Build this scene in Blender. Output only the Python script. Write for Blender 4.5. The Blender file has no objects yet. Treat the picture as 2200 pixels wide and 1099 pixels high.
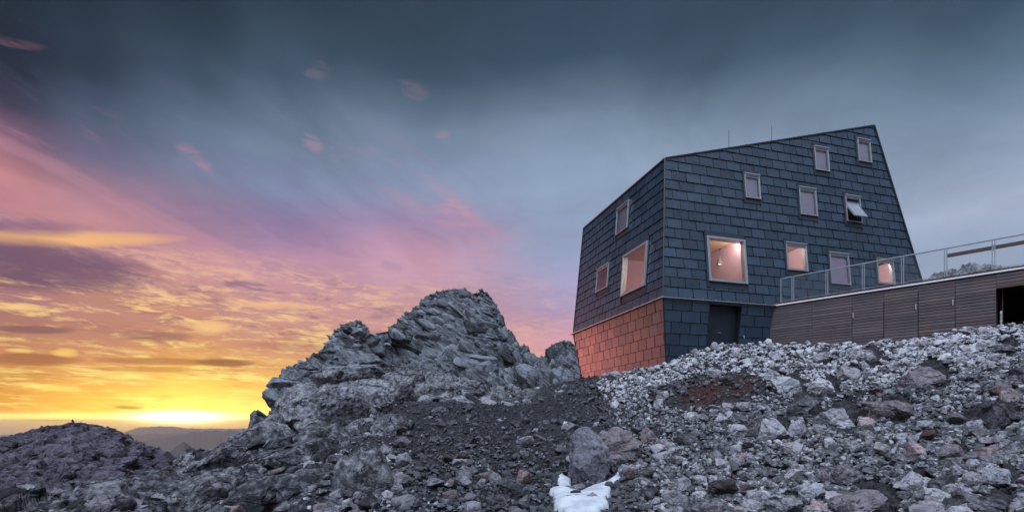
import bpy, bmesh, math, random
import numpy as np
from mathutils import Vector, Matrix

scene = bpy.context.scene
C = scene.collection
F = 1123.0            # focal length in pixels of the 2200 px wide photograph
CX, HY = 1100.0, 905.0  # principal column and horizon row
RNG = np.random.default_rng(7)
random.seed(7)

# ------------------------------------------------------------------ camera
cam = bpy.data.cameras.new('camera')
cam.sensor_width = 36.0
cam.lens = 36.0 * F / 2200.0
cam.shift_y = (HY - 549.5) / 2200.0
cam.clip_start = 0.05
cam.clip_end = 200000.0
cam_o = bpy.data.objects.new('camera', cam)
cam_o.rotation_euler = (math.pi / 2, 0, 0)
C.objects.link(cam_o)
scene.camera = cam_o
scene.view_settings.view_transform = 'Standard'
scene.view_settings.look = 'None'
scene.view_settings.exposure = 0.0
scene.view_settings.gamma = 1.0
scene.cycles.volume_bounces = 1
scene.cycles.max_bounces = 8

SUN_AZ = math.atan((388 - CX) / F)      # measured from +Y towards +X
SUN_EL = math.radians(1.8)
SUN_DIR = Vector((math.sin(SUN_AZ) * math.cos(SUN_EL), math.cos(SUN_AZ) * math.cos(SUN_EL), math.sin(SUN_EL)))


def lin(c):
    out = []
    for v in c[:3]:
        v = v / 255.0
        out.append(v / 12.92 if v <= 0.04045 else ((v + 0.055) / 1.055) ** 2.4)
    return (out[0], out[1], out[2], 1.0)


# ------------------------------------------------------------------ a small node writer
class NT:
    def __init__(self, tree):
        self.t = tree
        self.t.nodes.clear()

    def node(self, typ, **props):
        n = self.t.nodes.new(typ)
        for k, v in props.items():
            setattr(n, k, v)
        return n

    def put(self, sock, v):
        if isinstance(v, V):
            self.t.links.new(v.s, sock)
        elif v is not None:
            sock.default_value = v

    def math(self, op, a, b=None, c=None, clamp=False):
        n = self.node('ShaderNodeMath', operation=op, use_clamp=clamp)
        self.put(n.inputs[0], a)
        if b is not None: self.put(n.inputs[1], b)
        if c is not None: self.put(n.inputs[2], c)
        return V(self, n.outputs[0])

    def vmath(self, op, a, b=None):
        n = self.node('ShaderNodeVectorMath', operation=op)
        self.put(n.inputs[0], a)
        if b is not None: self.put(n.inputs[1], b)
        return V(self, n.outputs['Value'] if op in ('DOT_PRODUCT', 'LENGTH') else n.outputs[0])

    def sep(self, v):
        n = self.node('ShaderNodeSeparateXYZ')
        self.put(n.inputs[0], v)
        return [V(self, o) for o in n.outputs]

    def comb(self, x, y, z=0.0):
        n = self.node('ShaderNodeCombineXYZ')
        self.put(n.inputs[0], x); self.put(n.inputs[1], y); self.put(n.inputs[2], z)
        return V(self, n.outputs[0])

    def noise(self, vec, scale=1.0, detail=4.0, rough=0.55, lac=2.0, dist=0.0, color=False, typ='FBM'):
        n = self.node('ShaderNodeTexNoise')
        n.noise_type = typ
        self.put(n.inputs['Vector'], vec)
        n.inputs['Scale'].default_value = scale
        n.inputs['Detail'].default_value = detail
        n.inputs['Roughness'].default_value = rough
        n.inputs['Lacunarity'].default_value = lac
        n.inputs['Distortion'].default_value = dist
        return V(self, n.outputs['Color' if color else 'Fac'])

    def voronoi(self, vec, scale=1.0, feature='F1', out='Distance'):
        n = self.node('ShaderNodeTexVoronoi', feature=feature)
        self.put(n.inputs['Vector'], vec)
        n.inputs['Scale'].default_value = scale
        return V(self, n.outputs[out])

    def mix(self, f, a, b, blend='MIX'):
        n = self.node('ShaderNodeMix', data_type='RGBA', blend_type=blend)
        self.put(n.inputs[0], f)
        self.put(n.inputs[6], a); self.put(n.inputs[7], b)
        return V(self, n.outputs[2])

    def ramp(self, f, stops, interp='LINEAR'):
        n = self.node('ShaderNodeValToRGB')
        r = n.color_ramp
        r.interpolation = interp
        while len(r.elements) > 1:
            r.elements.remove(r.elements[-1])
        r.elements[0].position = stops[0][0]; r.elements[0].color = stops[0][1]
        for p, c in stops[1:]:
            e = r.elements.new(min(1, max(0, p))); e.color = c
        self.put(n.inputs[0], f)
        return V(self, n.outputs[0])

    def smooth(self, v, a, b):
        n = self.node('ShaderNodeMapRange', interpolation_type='SMOOTHSTEP')
        self.put(n.inputs[0], v)
        n.inputs[1].default_value = a; n.inputs[2].default_value = b
        return V(self, n.outputs[0])

    def attr(self, name, out='Fac'):
        n = self.node('ShaderNodeAttribute', attribute_name=name)
        return V(self, n.outputs[out])

    def scale(self, vec, s):
        n = self.node('ShaderNodeVectorMath', operation='MULTIPLY')
        self.put(n.inputs[0], vec); n.inputs[1].default_value = s
        return V(self, n.outputs[0])


class V:
    def __init__(self, nt, s): self.nt, self.s = nt, s
    def __add__(self, o): return self.nt.math('ADD', self, o)
    def __radd__(self, o): return self.nt.math('ADD', o, self)
    def __sub__(self, o): return self.nt.math('SUBTRACT', self, o)
    def __rsub__(self, o): return self.nt.math('SUBTRACT', o, self)
    def __mul__(self, o): return self.nt.math('MULTIPLY', self, o)
    def __rmul__(self, o): return self.nt.math('MULTIPLY', o, self)
    def __truediv__(self, o): return self.nt.math('DIVIDE', self, o)
    def __rtruediv__(self, o): return self.nt.math('DIVIDE', o, self)
    def exp(self): return self.nt.math('EXPONENT', self)
    def clamp(self): return self.nt.math('ADD', self, 0.0, clamp=True)


# ------------------------------------------------------------------ sky
def az_of(px): return math.atan((px - CX) / F)
def el_of(px, py): return math.atan((HY - py) / F * math.cos(az_of(px)))

world = bpy.data.worlds.new('World')
scene.world = world
world.use_nodes = True
W = NT(world.node_tree)
tc = W.node('ShaderNodeTexCoord')
D = V(W, tc.outputs['Generated'])
dx, dy, dz = W.sep(D)
azr = W.math('ARCTAN2', dx, dy)
elr = W.math('ARCSINE', dz)
w1 = W.noise(D, 2.2, 4, 0.55, color=True)
wx, wy, wz = W.sep(w1)
az = azr + (wx - 0.5) * 0.16
el = elr + (wy - 0.5) * 0.075 * W.smooth(elr, 0.03, 0.3)

EL0, EL1 = math.radians(-2.0), math.radians(42.0)
t_el = (el - EL0) / (EL1 - EL0)
COLS = {
    -300: [(0, (30, 40, 50)), (180, (40, 45, 60)), (300, (110, 85, 105)), (400, (170, 118, 120)), (520, (140, 100, 110)), (640, (160, 115, 105)), (760, (195, 130, 90)), (870, (215, 140, 60)), (900, (245, 200, 100)), (925, (185, 145, 115)), (945, (165, 130, 120))],
    0: [(0, (32, 43, 55)), (130, (37, 47, 60)), (210, (64, 64, 82)), (275, (122, 90, 112)), (370, (184, 128, 130)), (450, (176, 124, 132)), (500, (165, 115, 126)), (560, (158, 110, 122)), (640, (168, 120, 112)), (700, (178, 124, 105)), (760, (205, 140, 90)), (820, (210, 136, 66)), (884, (222, 145, 52)), (892, (252, 215, 105)), (910, (246, 200, 92)), (920, (205, 160, 110)), (945, (172, 138, 122))],
    200: [(0, (37, 51, 63)), (150, (50, 63, 79)), (250, (80, 92, 112)), (340, (112, 106, 130)), (410, (160, 122, 136)), (490, (190, 138, 138)), (560, (176, 126, 132)), (640, (190, 138, 118)), (720, (194, 136, 112)), (780, (218, 150, 92)), (850, (238, 172, 72)), (884, (244, 182, 66)), (892, (255, 232, 125)), (912, (255, 212, 95)), (922, (206, 156, 110)), (945, (180, 142, 125))],
    400: [(0, (41, 57, 70)), (150, (60, 78, 94)), (270, (97, 117, 136)), (350, (114, 124, 146)), (430, (134, 114, 138)), (500, (166, 126, 140)), (560, (192, 144, 142)), (620, (198, 146, 130)), (700, (204, 146, 114)), (770, (228, 164, 92)), (800, (248, 196, 92)), (830, (252, 206, 94)), (875, (255, 222, 104)), (890, (255, 242, 150)), (908, (255, 236, 150)), (919, (240, 185, 100)), (930, (222, 160, 110)), (945, (205, 150, 120))],
    600: [(0, (45, 62, 76)), (150, (66, 86, 102)), (290, (106, 126, 144)), (390, (120, 131, 158)), (460, (136, 118, 150)), (530, (166, 130, 150)), (600, (190, 144, 148)), (680, (200, 148, 138)), (750, (214, 154, 116)), (820, (240, 184, 98)), (880, (246, 198, 94)), (891, (255, 228, 125)), (913, (250, 195, 92)), (924, (215, 158, 108)), (945, (200, 148, 120))],
    900: [(0, (48, 66, 80)), (150, (62, 82, 98)), (250, (98, 118, 136)), (400, (126, 139, 163)), (470, (150, 132, 162)), (540, (174, 138, 157)), (600, (182, 146, 160)), (680, (202, 156, 152)), (760, (212, 160, 138)), (900, (225, 160, 105))],
    1200: [(0, (50, 70, 86)), (120, (56, 77, 93)), (250, (104, 124, 142)), (400, (127, 147, 167)), (520, (136, 150, 175)), (600, (150, 148, 178)), (660, (168, 150, 178)), (730, (208, 158, 168)), (900, (216, 160, 135))],
    1600: [(0, (56, 76, 92)), (120, (66, 88, 104)), (250, (112, 133, 150)), (400, (134, 152, 170)), (600, (145, 160, 180)), (900, (165, 155, 165))],
    2150: [(0, (54, 75, 90)), (150, (84, 107, 124)), (250, (108, 128, 146)), (350, (130, 148, 166)), (450, (152, 166, 184)), (520, (146, 163, 183)), (900, (160, 165, 180))],
    2700: [(0, (60, 80, 96)), (200, (100, 120, 138)), (400, (140, 156, 176)), (900, (150, 160, 178))],
}
prev = None; prev_px = None
base = None
for px in sorted(COLS):
    stops = []
    for py, c in COLS[px]:
        stops.append(((el_of(px, py) - EL0) / (EL1 - EL0), lin(c)))
    stops.sort(key=lambda s: s[0])
    r = W.ramp(t_el, stops)
    if base is None:
        base = r
    else:
        base = W.mix(W.smooth(az, az_of(prev_px), az_of(px)), base, r)
    prev_px = px

# clouds seen on a flat layer, so that they crowd together towards the horizon
kk = 1.0 / (W.math('MAXIMUM', dz, 0.0) + 0.045)
cx_, cy_ = dx * kk, dy * kk
cp = W.comb(cx_, cy_, 0.0)

# soft vertical curtains and billows in the grey part
soft = W.noise(W.comb(azr * 7.0, elr * 2.2, 0.3), 1.0, 5, 0.55)
bill = W.noise(cp, 0.9, 5, 0.6)
bil2 = W.noise(W.comb(azr * 2.2, elr * 4.5 + azr * 0.9, 1.7), 1.0, 6, 0.6, dist=0.7)
grey_f = ((soft - 0.5) * 0.16 + (bill - 0.5) * 0.60 + (bil2 - 0.5) * 0.85) * W.smooth(elr, 0.12, 0.35)
base = W.mix(1.0, base, W.comb(1.0 + grey_f, 1.0 + grey_f * 0.95, 1.0 + grey_f * 0.9), 'MULTIPLY')

# gold-lit cloud field above the sun, mauve undersides
azs = (azr - SUN_AZ)
side = ((azs * azs) * (-1.0 / (0.50 ** 2))).exp()
zone = side * W.smooth(elr, math.radians(17.5), math.radians(12.0)) * W.smooth(elr, 0.008, 0.02)
tilt = elr + azr * 0.03
gain = 1.0 + 0.20 * W.smooth(elr, math.radians(9), math.radians(17)) * W.smooth(elr, math.radians(38), math.radians(24)) + 0.10 * W.smooth(azr, math.radians(-5), math.radians(14)) * W.smooth(elr, math.radians(36), math.radians(22))
base = W.mix(1.0, base, W.comb(gain, gain, gain), 'MULTIPLY')
nA = W.noise(W.comb(azr * 5.0, tilt * 26.0, 0.0), 1.0, 7, 0.62, dist=0.5)
nB = W.noise(W.comb(azr * 16.0, tilt * 80.0, 2.0), 1.0, 6, 0.62, dist=0.6)
nC = W.noise(W.comb(azr * 7.0 + 9.0, tilt * 38.0, 4.0), 1.0, 6, 0.6, dist=0.4)
nD = W.noise(W.comb(azr * 34.0, tilt * 130.0, 6.0), 1.0, 5, 0.65, dist=0.8)
nE = W.noise(W.comb(azr * 26.0, elr * 260.0, 8.0), 1.0, 4, 0.6, dist=0.3)
lowness = W.smooth(elr, math.radians(8), math.radians(3))
fine = W.mix(lowness, W.comb(nD, nD, nD), W.comb(nE, nE, nE))
fine = W.sep(fine)[0]
gold_col = W.ramp(W.smooth(elr, 0.0, math.radians(17)), [(0, lin((255, 240, 125))), (0.3, lin((255, 228, 136))), (0.65, lin((255, 214, 146))), (1, lin((240, 190, 158)))])
dark_col = W.ramp(W.smooth(elr, 0.0, math.radians(17)), [(0, lin((205, 128, 44))), (0.3, lin((192, 124, 92))), (0.6, lin((160, 112, 116))), (1, lin((140, 108, 132)))])
gm = W.smooth(nA * 0.42 + nB * 0.30 + fine * 0.28, 0.47, 0.60)
dm = W.smooth(nC * 0.60 + nB * 0.18 + (1.0 - fine) * 0.22, 0.49, 0.62)
# broad soft fans of lavender and rose between the gold field and the grey deck
fan = W.noise(W.comb(azr * 3.0, (elr + azr * 0.30) * 13.0, 3.0), 1.0, 6, 0.6, dist=0.6)
fz = W.smooth(elr, math.radians(7), math.radians(13)) * W.smooth(elr, math.radians(31), math.radians(20)) * W.smooth(azr, math.radians(8), math.radians(-12))
base = W.mix(fz * W.smooth(fan, 0.50, 0.68) * 0.42, base, lin((196, 146, 158)))
base = W.mix(fz * W.smooth(fan, 0.48, 0.32) * 0.32, base, lin((116, 112, 148)))
sky = W.mix(zone * dm * 0.75, base, dark_col)
sky = W.mix(zone * gm * 0.90, sky, gold_col)


def blob(px, py, rx, ry, rot=0.0, soft=1.0, wob=0.35):
    """mask of one cloud, given where it stands in the sky and its half sizes in picture pixels"""
    a0, e0 = az_of(px), el_of(px, py)
    ca = math.cos(a0)
    sx, sy = rx / F * ca * ca, ry / F * ca
    rot = rot + math.atan(-(HY - py) / F * math.sin(a0))     # level in the sky at that bearing
    c_, s_ = math.cos(rot), math.sin(rot)
    ax, ey = azr - a0, elr - e0
    u = (ax * c_ + ey * s_) * (1 / sx) + (nB - 0.5) * wob * 2.0
    v = (ey * c_ - ax * s_) * (1 / sy) + (nA - 0.5) * wob * 3.0
    return W.smooth(u * u + v * v, 1.0 + soft, max(0.0, 1.0 - soft))

# big lens cloud on the left with its lit rim
sky = W.mix(blob(90, 513, 290, 15, -0.035, 0.95, 0.25) * 0.85, sky, lin((248, 192, 124)))
sky = W.mix(blob(40, 572, 290, 48, -0.10, 0.85, 0.35) * 0.85, sky, lin((110, 84, 106)))
sky = W.mix(blob(60, 490, 130, 16, -0.05, 0.9) * 0.5, sky, lin((130, 100, 125)))
sky = W.mix(blob(230, 655, 300, 30, -0.12, 0.95, 0.8) * 0.55 * gm, sky, lin((255, 205, 130)))
sky = W.mix(blob(600, 640, 250, 34, -0.20, 0.95, 0.8) * 0.55 * dm, sky, lin((150, 116, 134)))
# small dark clouds low over the sun
for (bx, by, rx, ry, c, f) in [(75, 708, 85, 8, (132, 92, 92), .75), (65, 772, 105, 13, (160, 98, 66), .8), (480, 778, 62, 8, (146, 88, 62), .9),
                               (335, 722, 70, 11, (158, 108, 98), .7), (345, 776, 130, 7, (170, 104, 66), .7), (276, 875, 30, 3.6, (120, 66, 28), .95),
                               (320, 793, 120, 5, (180, 112, 60), .6), (110, 902, 60, 1.6, (190, 128, 60), .8), (640, 745, 120, 9, (176, 122, 104), .5)]:
    sky = W.mix(blob(bx, by, rx, ry, -0.03, 0.7, 0.4) * f, sky, lin(c))
for (bx, by, rx, ry, c, f) in [(455, 702, 40, 12, (255, 208, 135), .75), (590, 655, 100, 7, (250, 200, 140), .6), (140, 758, 26, 9, (255, 214, 110), .7),
                               (120, 832, 28, 6, (255, 205, 100), .7), (40, 752, 30, 4, (255, 220, 130), .7)]:
    sky = W.mix(blob(bx, by, rx, ry, -0.05, 0.9, 0.7) * f, sky, lin(c))
# pink puffs
for (bx, by, rx, ry, rot, f) in [(405, 326, 20, 10, -.2, .75), (436, 352, 20, 8, -.7, .6), (676, 308, 15, 10, -.4, .75), (40, 96, 45, 6, -.25, .35), (685, 155, 18, 9, 0, .22),
                                 (890, 196, 24, 10, -.3, .28), (955, 292, 12, 8, 0, .35), (985, 470, 40, 22, -.4, .55), (1040, 490, 60, 12, -.45, .5), (1035, 545, 40, 14, -.7, .4),
                                 (1150, 610, 30, 12, -.1, .4), (1190, 715, 60, 12, 0, .5), (1150, 735, 60, 8, 0, .5), (760, 325, 40, 16, 0, .18)]:
    sky = W.mix(blob(bx, by, rx * 1.25, ry * 1.25, rot, 0.99, 1.3) * (f * 0.5 * W.smooth(nB, 0.30, 0.70)), sky, lin((218, 150, 168)) if by < 600 else lin((236, 178, 172)))

# the sun's glow in the clear strip
gl = ((azs * azs) * (-1.0 / 0.050 ** 2) + (elr - 0.0065) * (elr - 0.0065) * (-1.0 / 0.0080 ** 2)).exp()
gl2 = ((azs * azs) * (-1.0 / 0.20 ** 2) + (elr - 0.01) * (elr - 0.01) * (-1.0 / 0.055 ** 2)).exp()
gl3 = ((azs * azs) * (-1.0 / 0.50 ** 2) + (elr - 0.0075) * (elr - 0.0075) * (-1.0 / 0.0062 ** 2)).exp()
sky = W.mix(1.0, sky, W.comb(gl3 * 0.55, gl3 * 0.46, gl3 * 0.12), 'ADD')
sky = W.mix(1.0, sky, W.comb(gl * 6.0 + gl2 * 0.60, gl * 5.0 + gl2 * 0.42, gl * 2.6 + gl2 * 0.05), 'ADD')

# the clear evening sky itself, and an added bright deck, unseen behind and above the viewer
nish = W.node('ShaderNodeTexSky', sky_type='NISHITA')
nish.sun_disc = False
nish.sun_elevation = SUN_EL
nish.sun_rotation = SUN_AZ
nish.altitude = 2700
nishc = W.mix(1.0, V(W, nish.outputs[0]), (0.10, 0.10, 0.10, 1), 'MULTIPLY')
rear_noise = W.noise(cp, 0.7, 5, 0.6)
rear_col = W.mix(W.smooth(rear_noise, 0.3, 0.7), (0.78, 0.92, 1.10, 1), (0.95, 1.07, 1.24, 1))
# added key light: the unseen deck is made brightest high behind the viewer; low down it is dull and rosy
kd = W.vmath('DOT_PRODUCT', D, (-0.15, -0.50, 0.853))
hi = 0.16 + 0.40 * W.smooth(elr, math.radians(15), math.radians(80)) + 4.6 * W.smooth(kd, 0.72, 1.0)
rear_col = W.mix(1.0, rear_col, W.comb(hi, hi, hi), 'MULTIPLY')
rear_col = W.mix(W.smooth(elr, math.radians(34), math.radians(8)) * 0.85, rear_col, (0.165, 0.175, 0.235, 1))
rear = W.math('MAXIMUM', W.smooth(dy, 0.35, -0.25), W.smooth(elr, math.radians(48), math.radians(68)))
sky = W.mix(rear, sky, rear_col)
sky = W.mix(0.97, nishc, sky)
sky = W.mix(1.0, sky, (1.01, 0.975, 1.03, 1), 'MULTIPLY')
# below the horizon
sky = W.mix(W.smooth(elr, -0.03, -0.09), sky, (0.03, 0.035, 0.045, 1))
bg = W.node('ShaderNodeBackground')
W.put(bg.inputs[0], sky)
bg.inputs[1].default_value = 1.0
wo = W.node('ShaderNodeOutputWorld')
W.t.links.new(bg.outputs[0], wo.inputs[0])

sun = bpy.data.lights.new('sun', 'SUN')
sun.energy = 0.58
sun.angle = math.radians(10.0)
sun.color = (1.0, 0.23, 0.24)
sun_o = bpy.data.objects.new('sun', sun)
sun_o.rotation_euler = SUN_DIR.to_track_quat('Z', 'Y').to_euler()
C.objects.link(sun_o)


# ------------------------------------------------------------------ materials
def material(name):
    m = bpy.data.materials.new(name)
    m.use_nodes = True
    n = NT(m.node_tree)
    out = n.node('ShaderNodeOutputMaterial')
    p = n.node('ShaderNodeBsdfPrincipled')
    n.t.links.new(p.outputs[0], out.inputs[0])
    return m, n, p


def bump(n, p, h, strength=0.5, dist=0.02):
    b = n.node('ShaderNodeBump')
    b.inputs['Strength'].default_value = strength
    b.inputs['Distance'].default_value = dist
    n.put(b.inputs['Height'], h)
    n.t.links.new(b.outputs[0], p.inputs['Normal'])


def pos(n):
    return V(n, n.node('ShaderNodeNewGeometry').outputs['Position'])


def simple(name, col, rough=0.6, metal=0.0, var=0.15, nscale=6.0, bmp=0.0):
    m, n, p = material(name)
    q = pos(n)
    f = n.noise(q, nscale, 5, 0.6)
    c = n.mix(1.0, col, n.comb(1 + (f - 0.5) * 2 * var, 1 + (f - 0.5) * 2 * var, 1 + (f - 0.5) * 2 * var), 'MULTIPLY')
    n.put(p.inputs['Base Color'], c)
    p.inputs['Roughness'].default_value = rough
    p.inputs['Metallic'].default_value = metal
    if bmp: bump(n, p, n.noise(q, nscale * 5, 5, 0.65), bmp, 0.01)
    return m


def slate_mat():
    m, n, p = material('slate_panels')
    q = pos(n)
    t = n.attr('tint')
    f = n.noise(q, 3.5, 6, 0.65)
    f2 = n.noise(n.scale(q, (9, 9, 1.5)), 1.0, 5, 0.6)
    v = n.math('MAXIMUM', 0.68 + t * 0.50 + (f - 0.5) * 0.7 + (f2 - 0.5) * 0.6, 0.08)
    n.put(p.inputs['Base Color'], n.mix(1.0, (0.018, 0.044, 0.073, 1), n.comb(v, v, v), 'MULTIPLY'))
    n.put(p.inputs['Roughness'], 0.34 + (f - 0.5) * 0.25 + (t - 0.5) * 0.08)
    p.inputs['Specular IOR Level'].default_value = 1.0
    bump(n, p, n.noise(q, 28, 5, 0.7), 0.35, 0.006)
    return m


def rock_mat(name, dark, light, warm=(0.16, 0.10, 0.085, 1), tint_src='attr', scale=1.0, bstr=0.8, strata=None, bdist=0.05, jt=1.0):
    """weathered limestone: grey with paler lichen-like patches, brownish stains and fine cracks"""
    m, n, p = material(name)
    q = pos(n)
    if strata:
        mp = n.node('ShaderNodeMapping', vector_type='TEXTURE')
        n.put(mp.inputs[0], q)
        mp.inputs[2].default_value = (0, strata[0], 0)
        q2 = n.scale(V(n, mp.outputs[0]), strata[1])
    else: q2 = q
    f1 = n.noise(q2, 0.55 * scale, 8, 0.62, dist=0.3)
    f2 = n.noise(q2, 4.5 * scale, 7, 0.68)
    f3 = n.noise(q2, 1.7 * scale, 6, 0.6, dist=0.8)
    if tint_src == 'attr': t = n.attr('tint')
    else: t = V(n, n.node('ShaderNodeObjectInfo').outputs['Random'])
    k = (f1 - 0.5) * 1.2 + (f2 - 0.5) * 2.0 + t * 1.0
    col = n.mix(n.smooth(k, -0.08, 0.92), dark, light)
    w = n.smooth(f3, 0.60, 0.78) * 0.40
    col = n.mix(w, col, warm)
    # black lichen and water streaks, and the thin dark lines of healed joints
    st = n.noise(n.scale(q2, (2.6 * scale, 2.6 * scale, 0.7 * scale)), 1.0, 6, 0.65, dist=0.5)
    col = n.mix(n.smooth(st, 0.56, 0.70) * 0.60, col, (0.020, 0.021, 0.024, 1))
    wv = n.vmath('ADD', q2, n.scale(n.noise(q2, 1.6 * scale, 4, 0.6, color=True), (0.9 / scale, 0.9 / scale, 0.9 / scale)))
    c1 = n.voronoi(wv, 0.9 * scale, 'DISTANCE_TO_EDGE')
    c2 = n.voronoi(wv, 2.9 * scale, 'DISTANCE_TO_EDGE')
    cr = n.math('MAXIMUM', n.smooth(c1, 0.022, 0.0), n.smooth(c2, 0.030, 0.0) * 0.7) * n.smooth(f3, 0.36, 0.56) * jt
    col = n.mix(cr * 0.85, col, (0.012, 0.012, 0.014, 1))
    if tint_src == 'attr':
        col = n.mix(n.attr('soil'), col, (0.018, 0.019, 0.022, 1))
        col = n.mix(n.attr('rust'), col, (0.050, 0.021, 0.018, 1))
    else:
        oi = V(n, n.node('ShaderNodeObjectInfo').outputs['Color'])
        col = n.mix(1.0, col, oi, 'MULTIPLY')
    n.put(p.inputs['Base Color'], col)
    p.inputs['Roughness'].default_value = 0.88
    p.inputs['Specular IOR Level'].default_value = 0.30
    mu = n.noise(q2, 3.0 * scale, 10, 0.70, typ='RIDGED_MULTIFRACTAL') * 0.25 + n.noise(q2, 9.0 * scale, 8, 0.72) - cr * 0.8
    bump(n, p, mu, bstr, bdist)
    return m


M = {}
M['slate'] = slate_mat()
M['ground'] = rock_mat('limestone_ground', (0.022, 0.024, 0.028, 1), (0.34, 0.35, 0.375, 1), scale=1.2, bstr=0.9, bdist=0.06)
M['rubble'] = rock_mat('rubble_stone', (0.066, 0.070, 0.078, 1), (0.49, 0.50, 0.53, 1), scale=3.0, bstr=0.6, bdist=0.02, jt=0.0)
M['boulder'] = rock_mat('boulder_stone', (0.080, 0.082, 0.088, 1), (0.48, 0.475, 0.50, 1), tint_src='object', scale=2.2, bstr=0.8, bdist=0.03, jt=0.6)
M['peak'] = rock_mat('peak_limestone', (0.026, 0.031, 0.036, 1), (0.225, 0.25, 0.28, 1), scale=0.10, bstr=1.0, strata=(math.radians(34), (0.8, 0.8, 4.0)), bdist=0.4)
M['hill'] = rock_mat('hill_limestone', (0.018, 0.018, 0.026, 1), (0.13, 0.115, 0.15, 1), scale=0.10, bstr=1.0, bdist=0.8)
M['far'] = simple('far_ridge_rock', (0.055, 0.05, 0.055, 1), 0.95, var=0.3, nscale=0.002)
M['frame'] = simple('brushed_window_metal', (0.46, 0.50, 0.54, 1), 0.38, 0.75, 0.12, 9)
M['trim'] = simple('gutter_metal', (0.72, 0.72, 0.72, 1), 0.30, 0.85, 0.15, 7)
M['dark'] = simple('dark_sheet_metal', (0.022, 0.026, 0.032, 1), 0.45, 0.2, 0.2, 5)
M['galv'] = simple('galvanised_steel', (0.33, 0.38, 0.42, 1), 0.42, 0.6, 0.18, 12)
M['white'] = simple('pale_edge_strip', (0.78, 0.80, 0.82, 1), 0.45, 0.0, 0.08, 8)
M['rusty'] = simple('rusty_brown_wood', (0.10, 0.042, 0.030, 1), 0.7, 0.0, 0.35, 10, 0.3)
M['door'] = simple('door_dark_blue', (0.020, 0.030, 0.042, 1), 0.45, 0.0, 0.25, 5)
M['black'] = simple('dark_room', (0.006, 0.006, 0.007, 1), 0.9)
M['cable'] = simple('lamp_black', (0.03, 0.03, 0.035, 1), 0.5)
M['lampshade'] = simple('lamp_shade_grey', (0.16, 0.15, 0.16, 1), 0.5)
M['blind'] = simple('pale_blind', (0.84, 0.84, 0.88, 1), 0.8, 0, 0.06, 2)


def timber_mat():
    m, n, p = material('weathered_larch')
    q = pos(n)
    t = n.attr('tint')
    uv = V(n, n.node('ShaderNodeTexCoord').outputs['UV'])
    g = n.noise(n.scale(uv, (1.2, 60, 1)), 1.0, 6, 0.65, dist=0.4)
    f = n.noise(q, 1.3, 5, 0.6)
    v = 0.62 + t * 0.5 + (g - 0.5) * 0.9 + (f - 0.5) * 0.6
    c = n.mix(n.smooth(f, 0.35, 0.7), (0.120, 0.105, 0.112, 1), (0.140, 0.102, 0.100, 1))
    n.put(p.inputs['Base Color'], n.mix(1.0, c, n.comb(v, v, v), 'MULTIPLY'))
    p.inputs['Roughness'].default_value = 0.75
    bump(n, p, g, 0.4, 0.004)
    return m


M['timber'] = timber_mat()


def wood_in():
    m, n, p = material('pale_interior_wood')
    q = pos(n)
    x, y, z = n.sep(q)
    s = x * 0.9595 + y * 0.2817
    b = n.math('FRACT', s * 7.0)
    line = n.smooth(b, 0.04, 0.0) + n.smooth(b, 0.96, 1.0)
    f = n.noise(n.scale(q, (4, 4, 2)), 1.0, 5, 0.6)
    c = n.mix(f, (0.62, 0.44, 0.28, 1), (0.74, 0.56, 0.38, 1))
    n.put(p.inputs['Base Color'], n.mix(line * 0.5, c, (0.25, 0.16, 0.09, 1)))
    p.inputs['Roughness'].default_value = 0.6
    return m


M['wood_in'] = wood_in()
M['wall_in'] = simple('interior_plaster_rose', (0.64, 0.45, 0.56, 1), 0.85, 0, 0.06, 2)


def glass_mat():
    m = bpy.data.materials.new('coated_window_glass')
    m.use_nodes = True
    n = NT(m.node_tree)
    out = n.node('ShaderNodeOutputMaterial')
    tr = n.node('ShaderNodeBsdfTransparent'); tr.inputs[0].default_value = (0.88, 0.86, 0.90, 1)
    gl = n.node('ShaderNodeBsdfGlossy'); gl.inputs['Roughness'].default_value = 0.02
    gl.inputs[0].default_value = (0.95, 0.93, 1.0, 1)
    lw = n.node('ShaderNodeFresnel'); lw.inputs[0].default_value = 1.5
    fac = V(n, lw.outputs[0]) * 0.9 + 0.09
    mx = n.node('ShaderNodeMixShader')
    n.put(mx.inputs[0], fac)
    n.t.links.new(tr.outputs[0], mx.inputs[1]); n.t.links.new(gl.outputs[0], mx.inputs[2])
    n.t.links.new(mx.outputs[0], out.inputs[0])
    return m


M['glass'] = glass_mat()


def emit(name, col, s):
    m = bpy.data.materials.new(name); m.use_nodes = True
    n = NT(m.node_tree)
    out = n.node('ShaderNodeOutputMaterial'); e = n.node('ShaderNodeEmission')
    e.inputs[0].default_value = col; e.inputs[1].default_value = s
    n.t.links.new(e.outputs[0], out.inputs[0])
    return m


M['bulb'] = emit('lamp_bulb', (1.0, 0.80, 0.50, 1), 6.0)


def snow_mat():
    m, n, p = material('old_snow')
    q = pos(n)
    f = n.noise(q, 2.5, 6, 0.6)
    d = n.noise(q, 30, 5, 0.7)
    c = n.mix(n.smooth(f, 0.35, 0.70), (0.56, 0.61, 0.65, 1), (0.34, 0.39, 0.43, 1))
    c = n.mix(n.smooth(d, 0.66, 0.76) * 0.7, c, (0.25, 0.24, 0.23, 1))
    n.put(p.inputs['Base Color'], c)
    p.inputs['Roughness'].default_value = 0.65
    p.inputs['Subsurface Weight'].default_value = 0.0
    bump(n, p, n.noise(q, 6, 6, 0.6), 0.4, 0.04)
    return m


M['snow'] = snow_mat()


# ------------------------------------------------------------------ mesh helpers
def link(name, mesh, mat, parent=None):
    o = bpy.data.objects.new(name, mesh)
    if mat is not None:
        for mm in (mat if isinstance(mat, (list, tuple)) else [mat]):
            mesh.materials.append(mm)
    if parent is not None:
        o.parent = parent
    C.objects.link(o)
    return o


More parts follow.
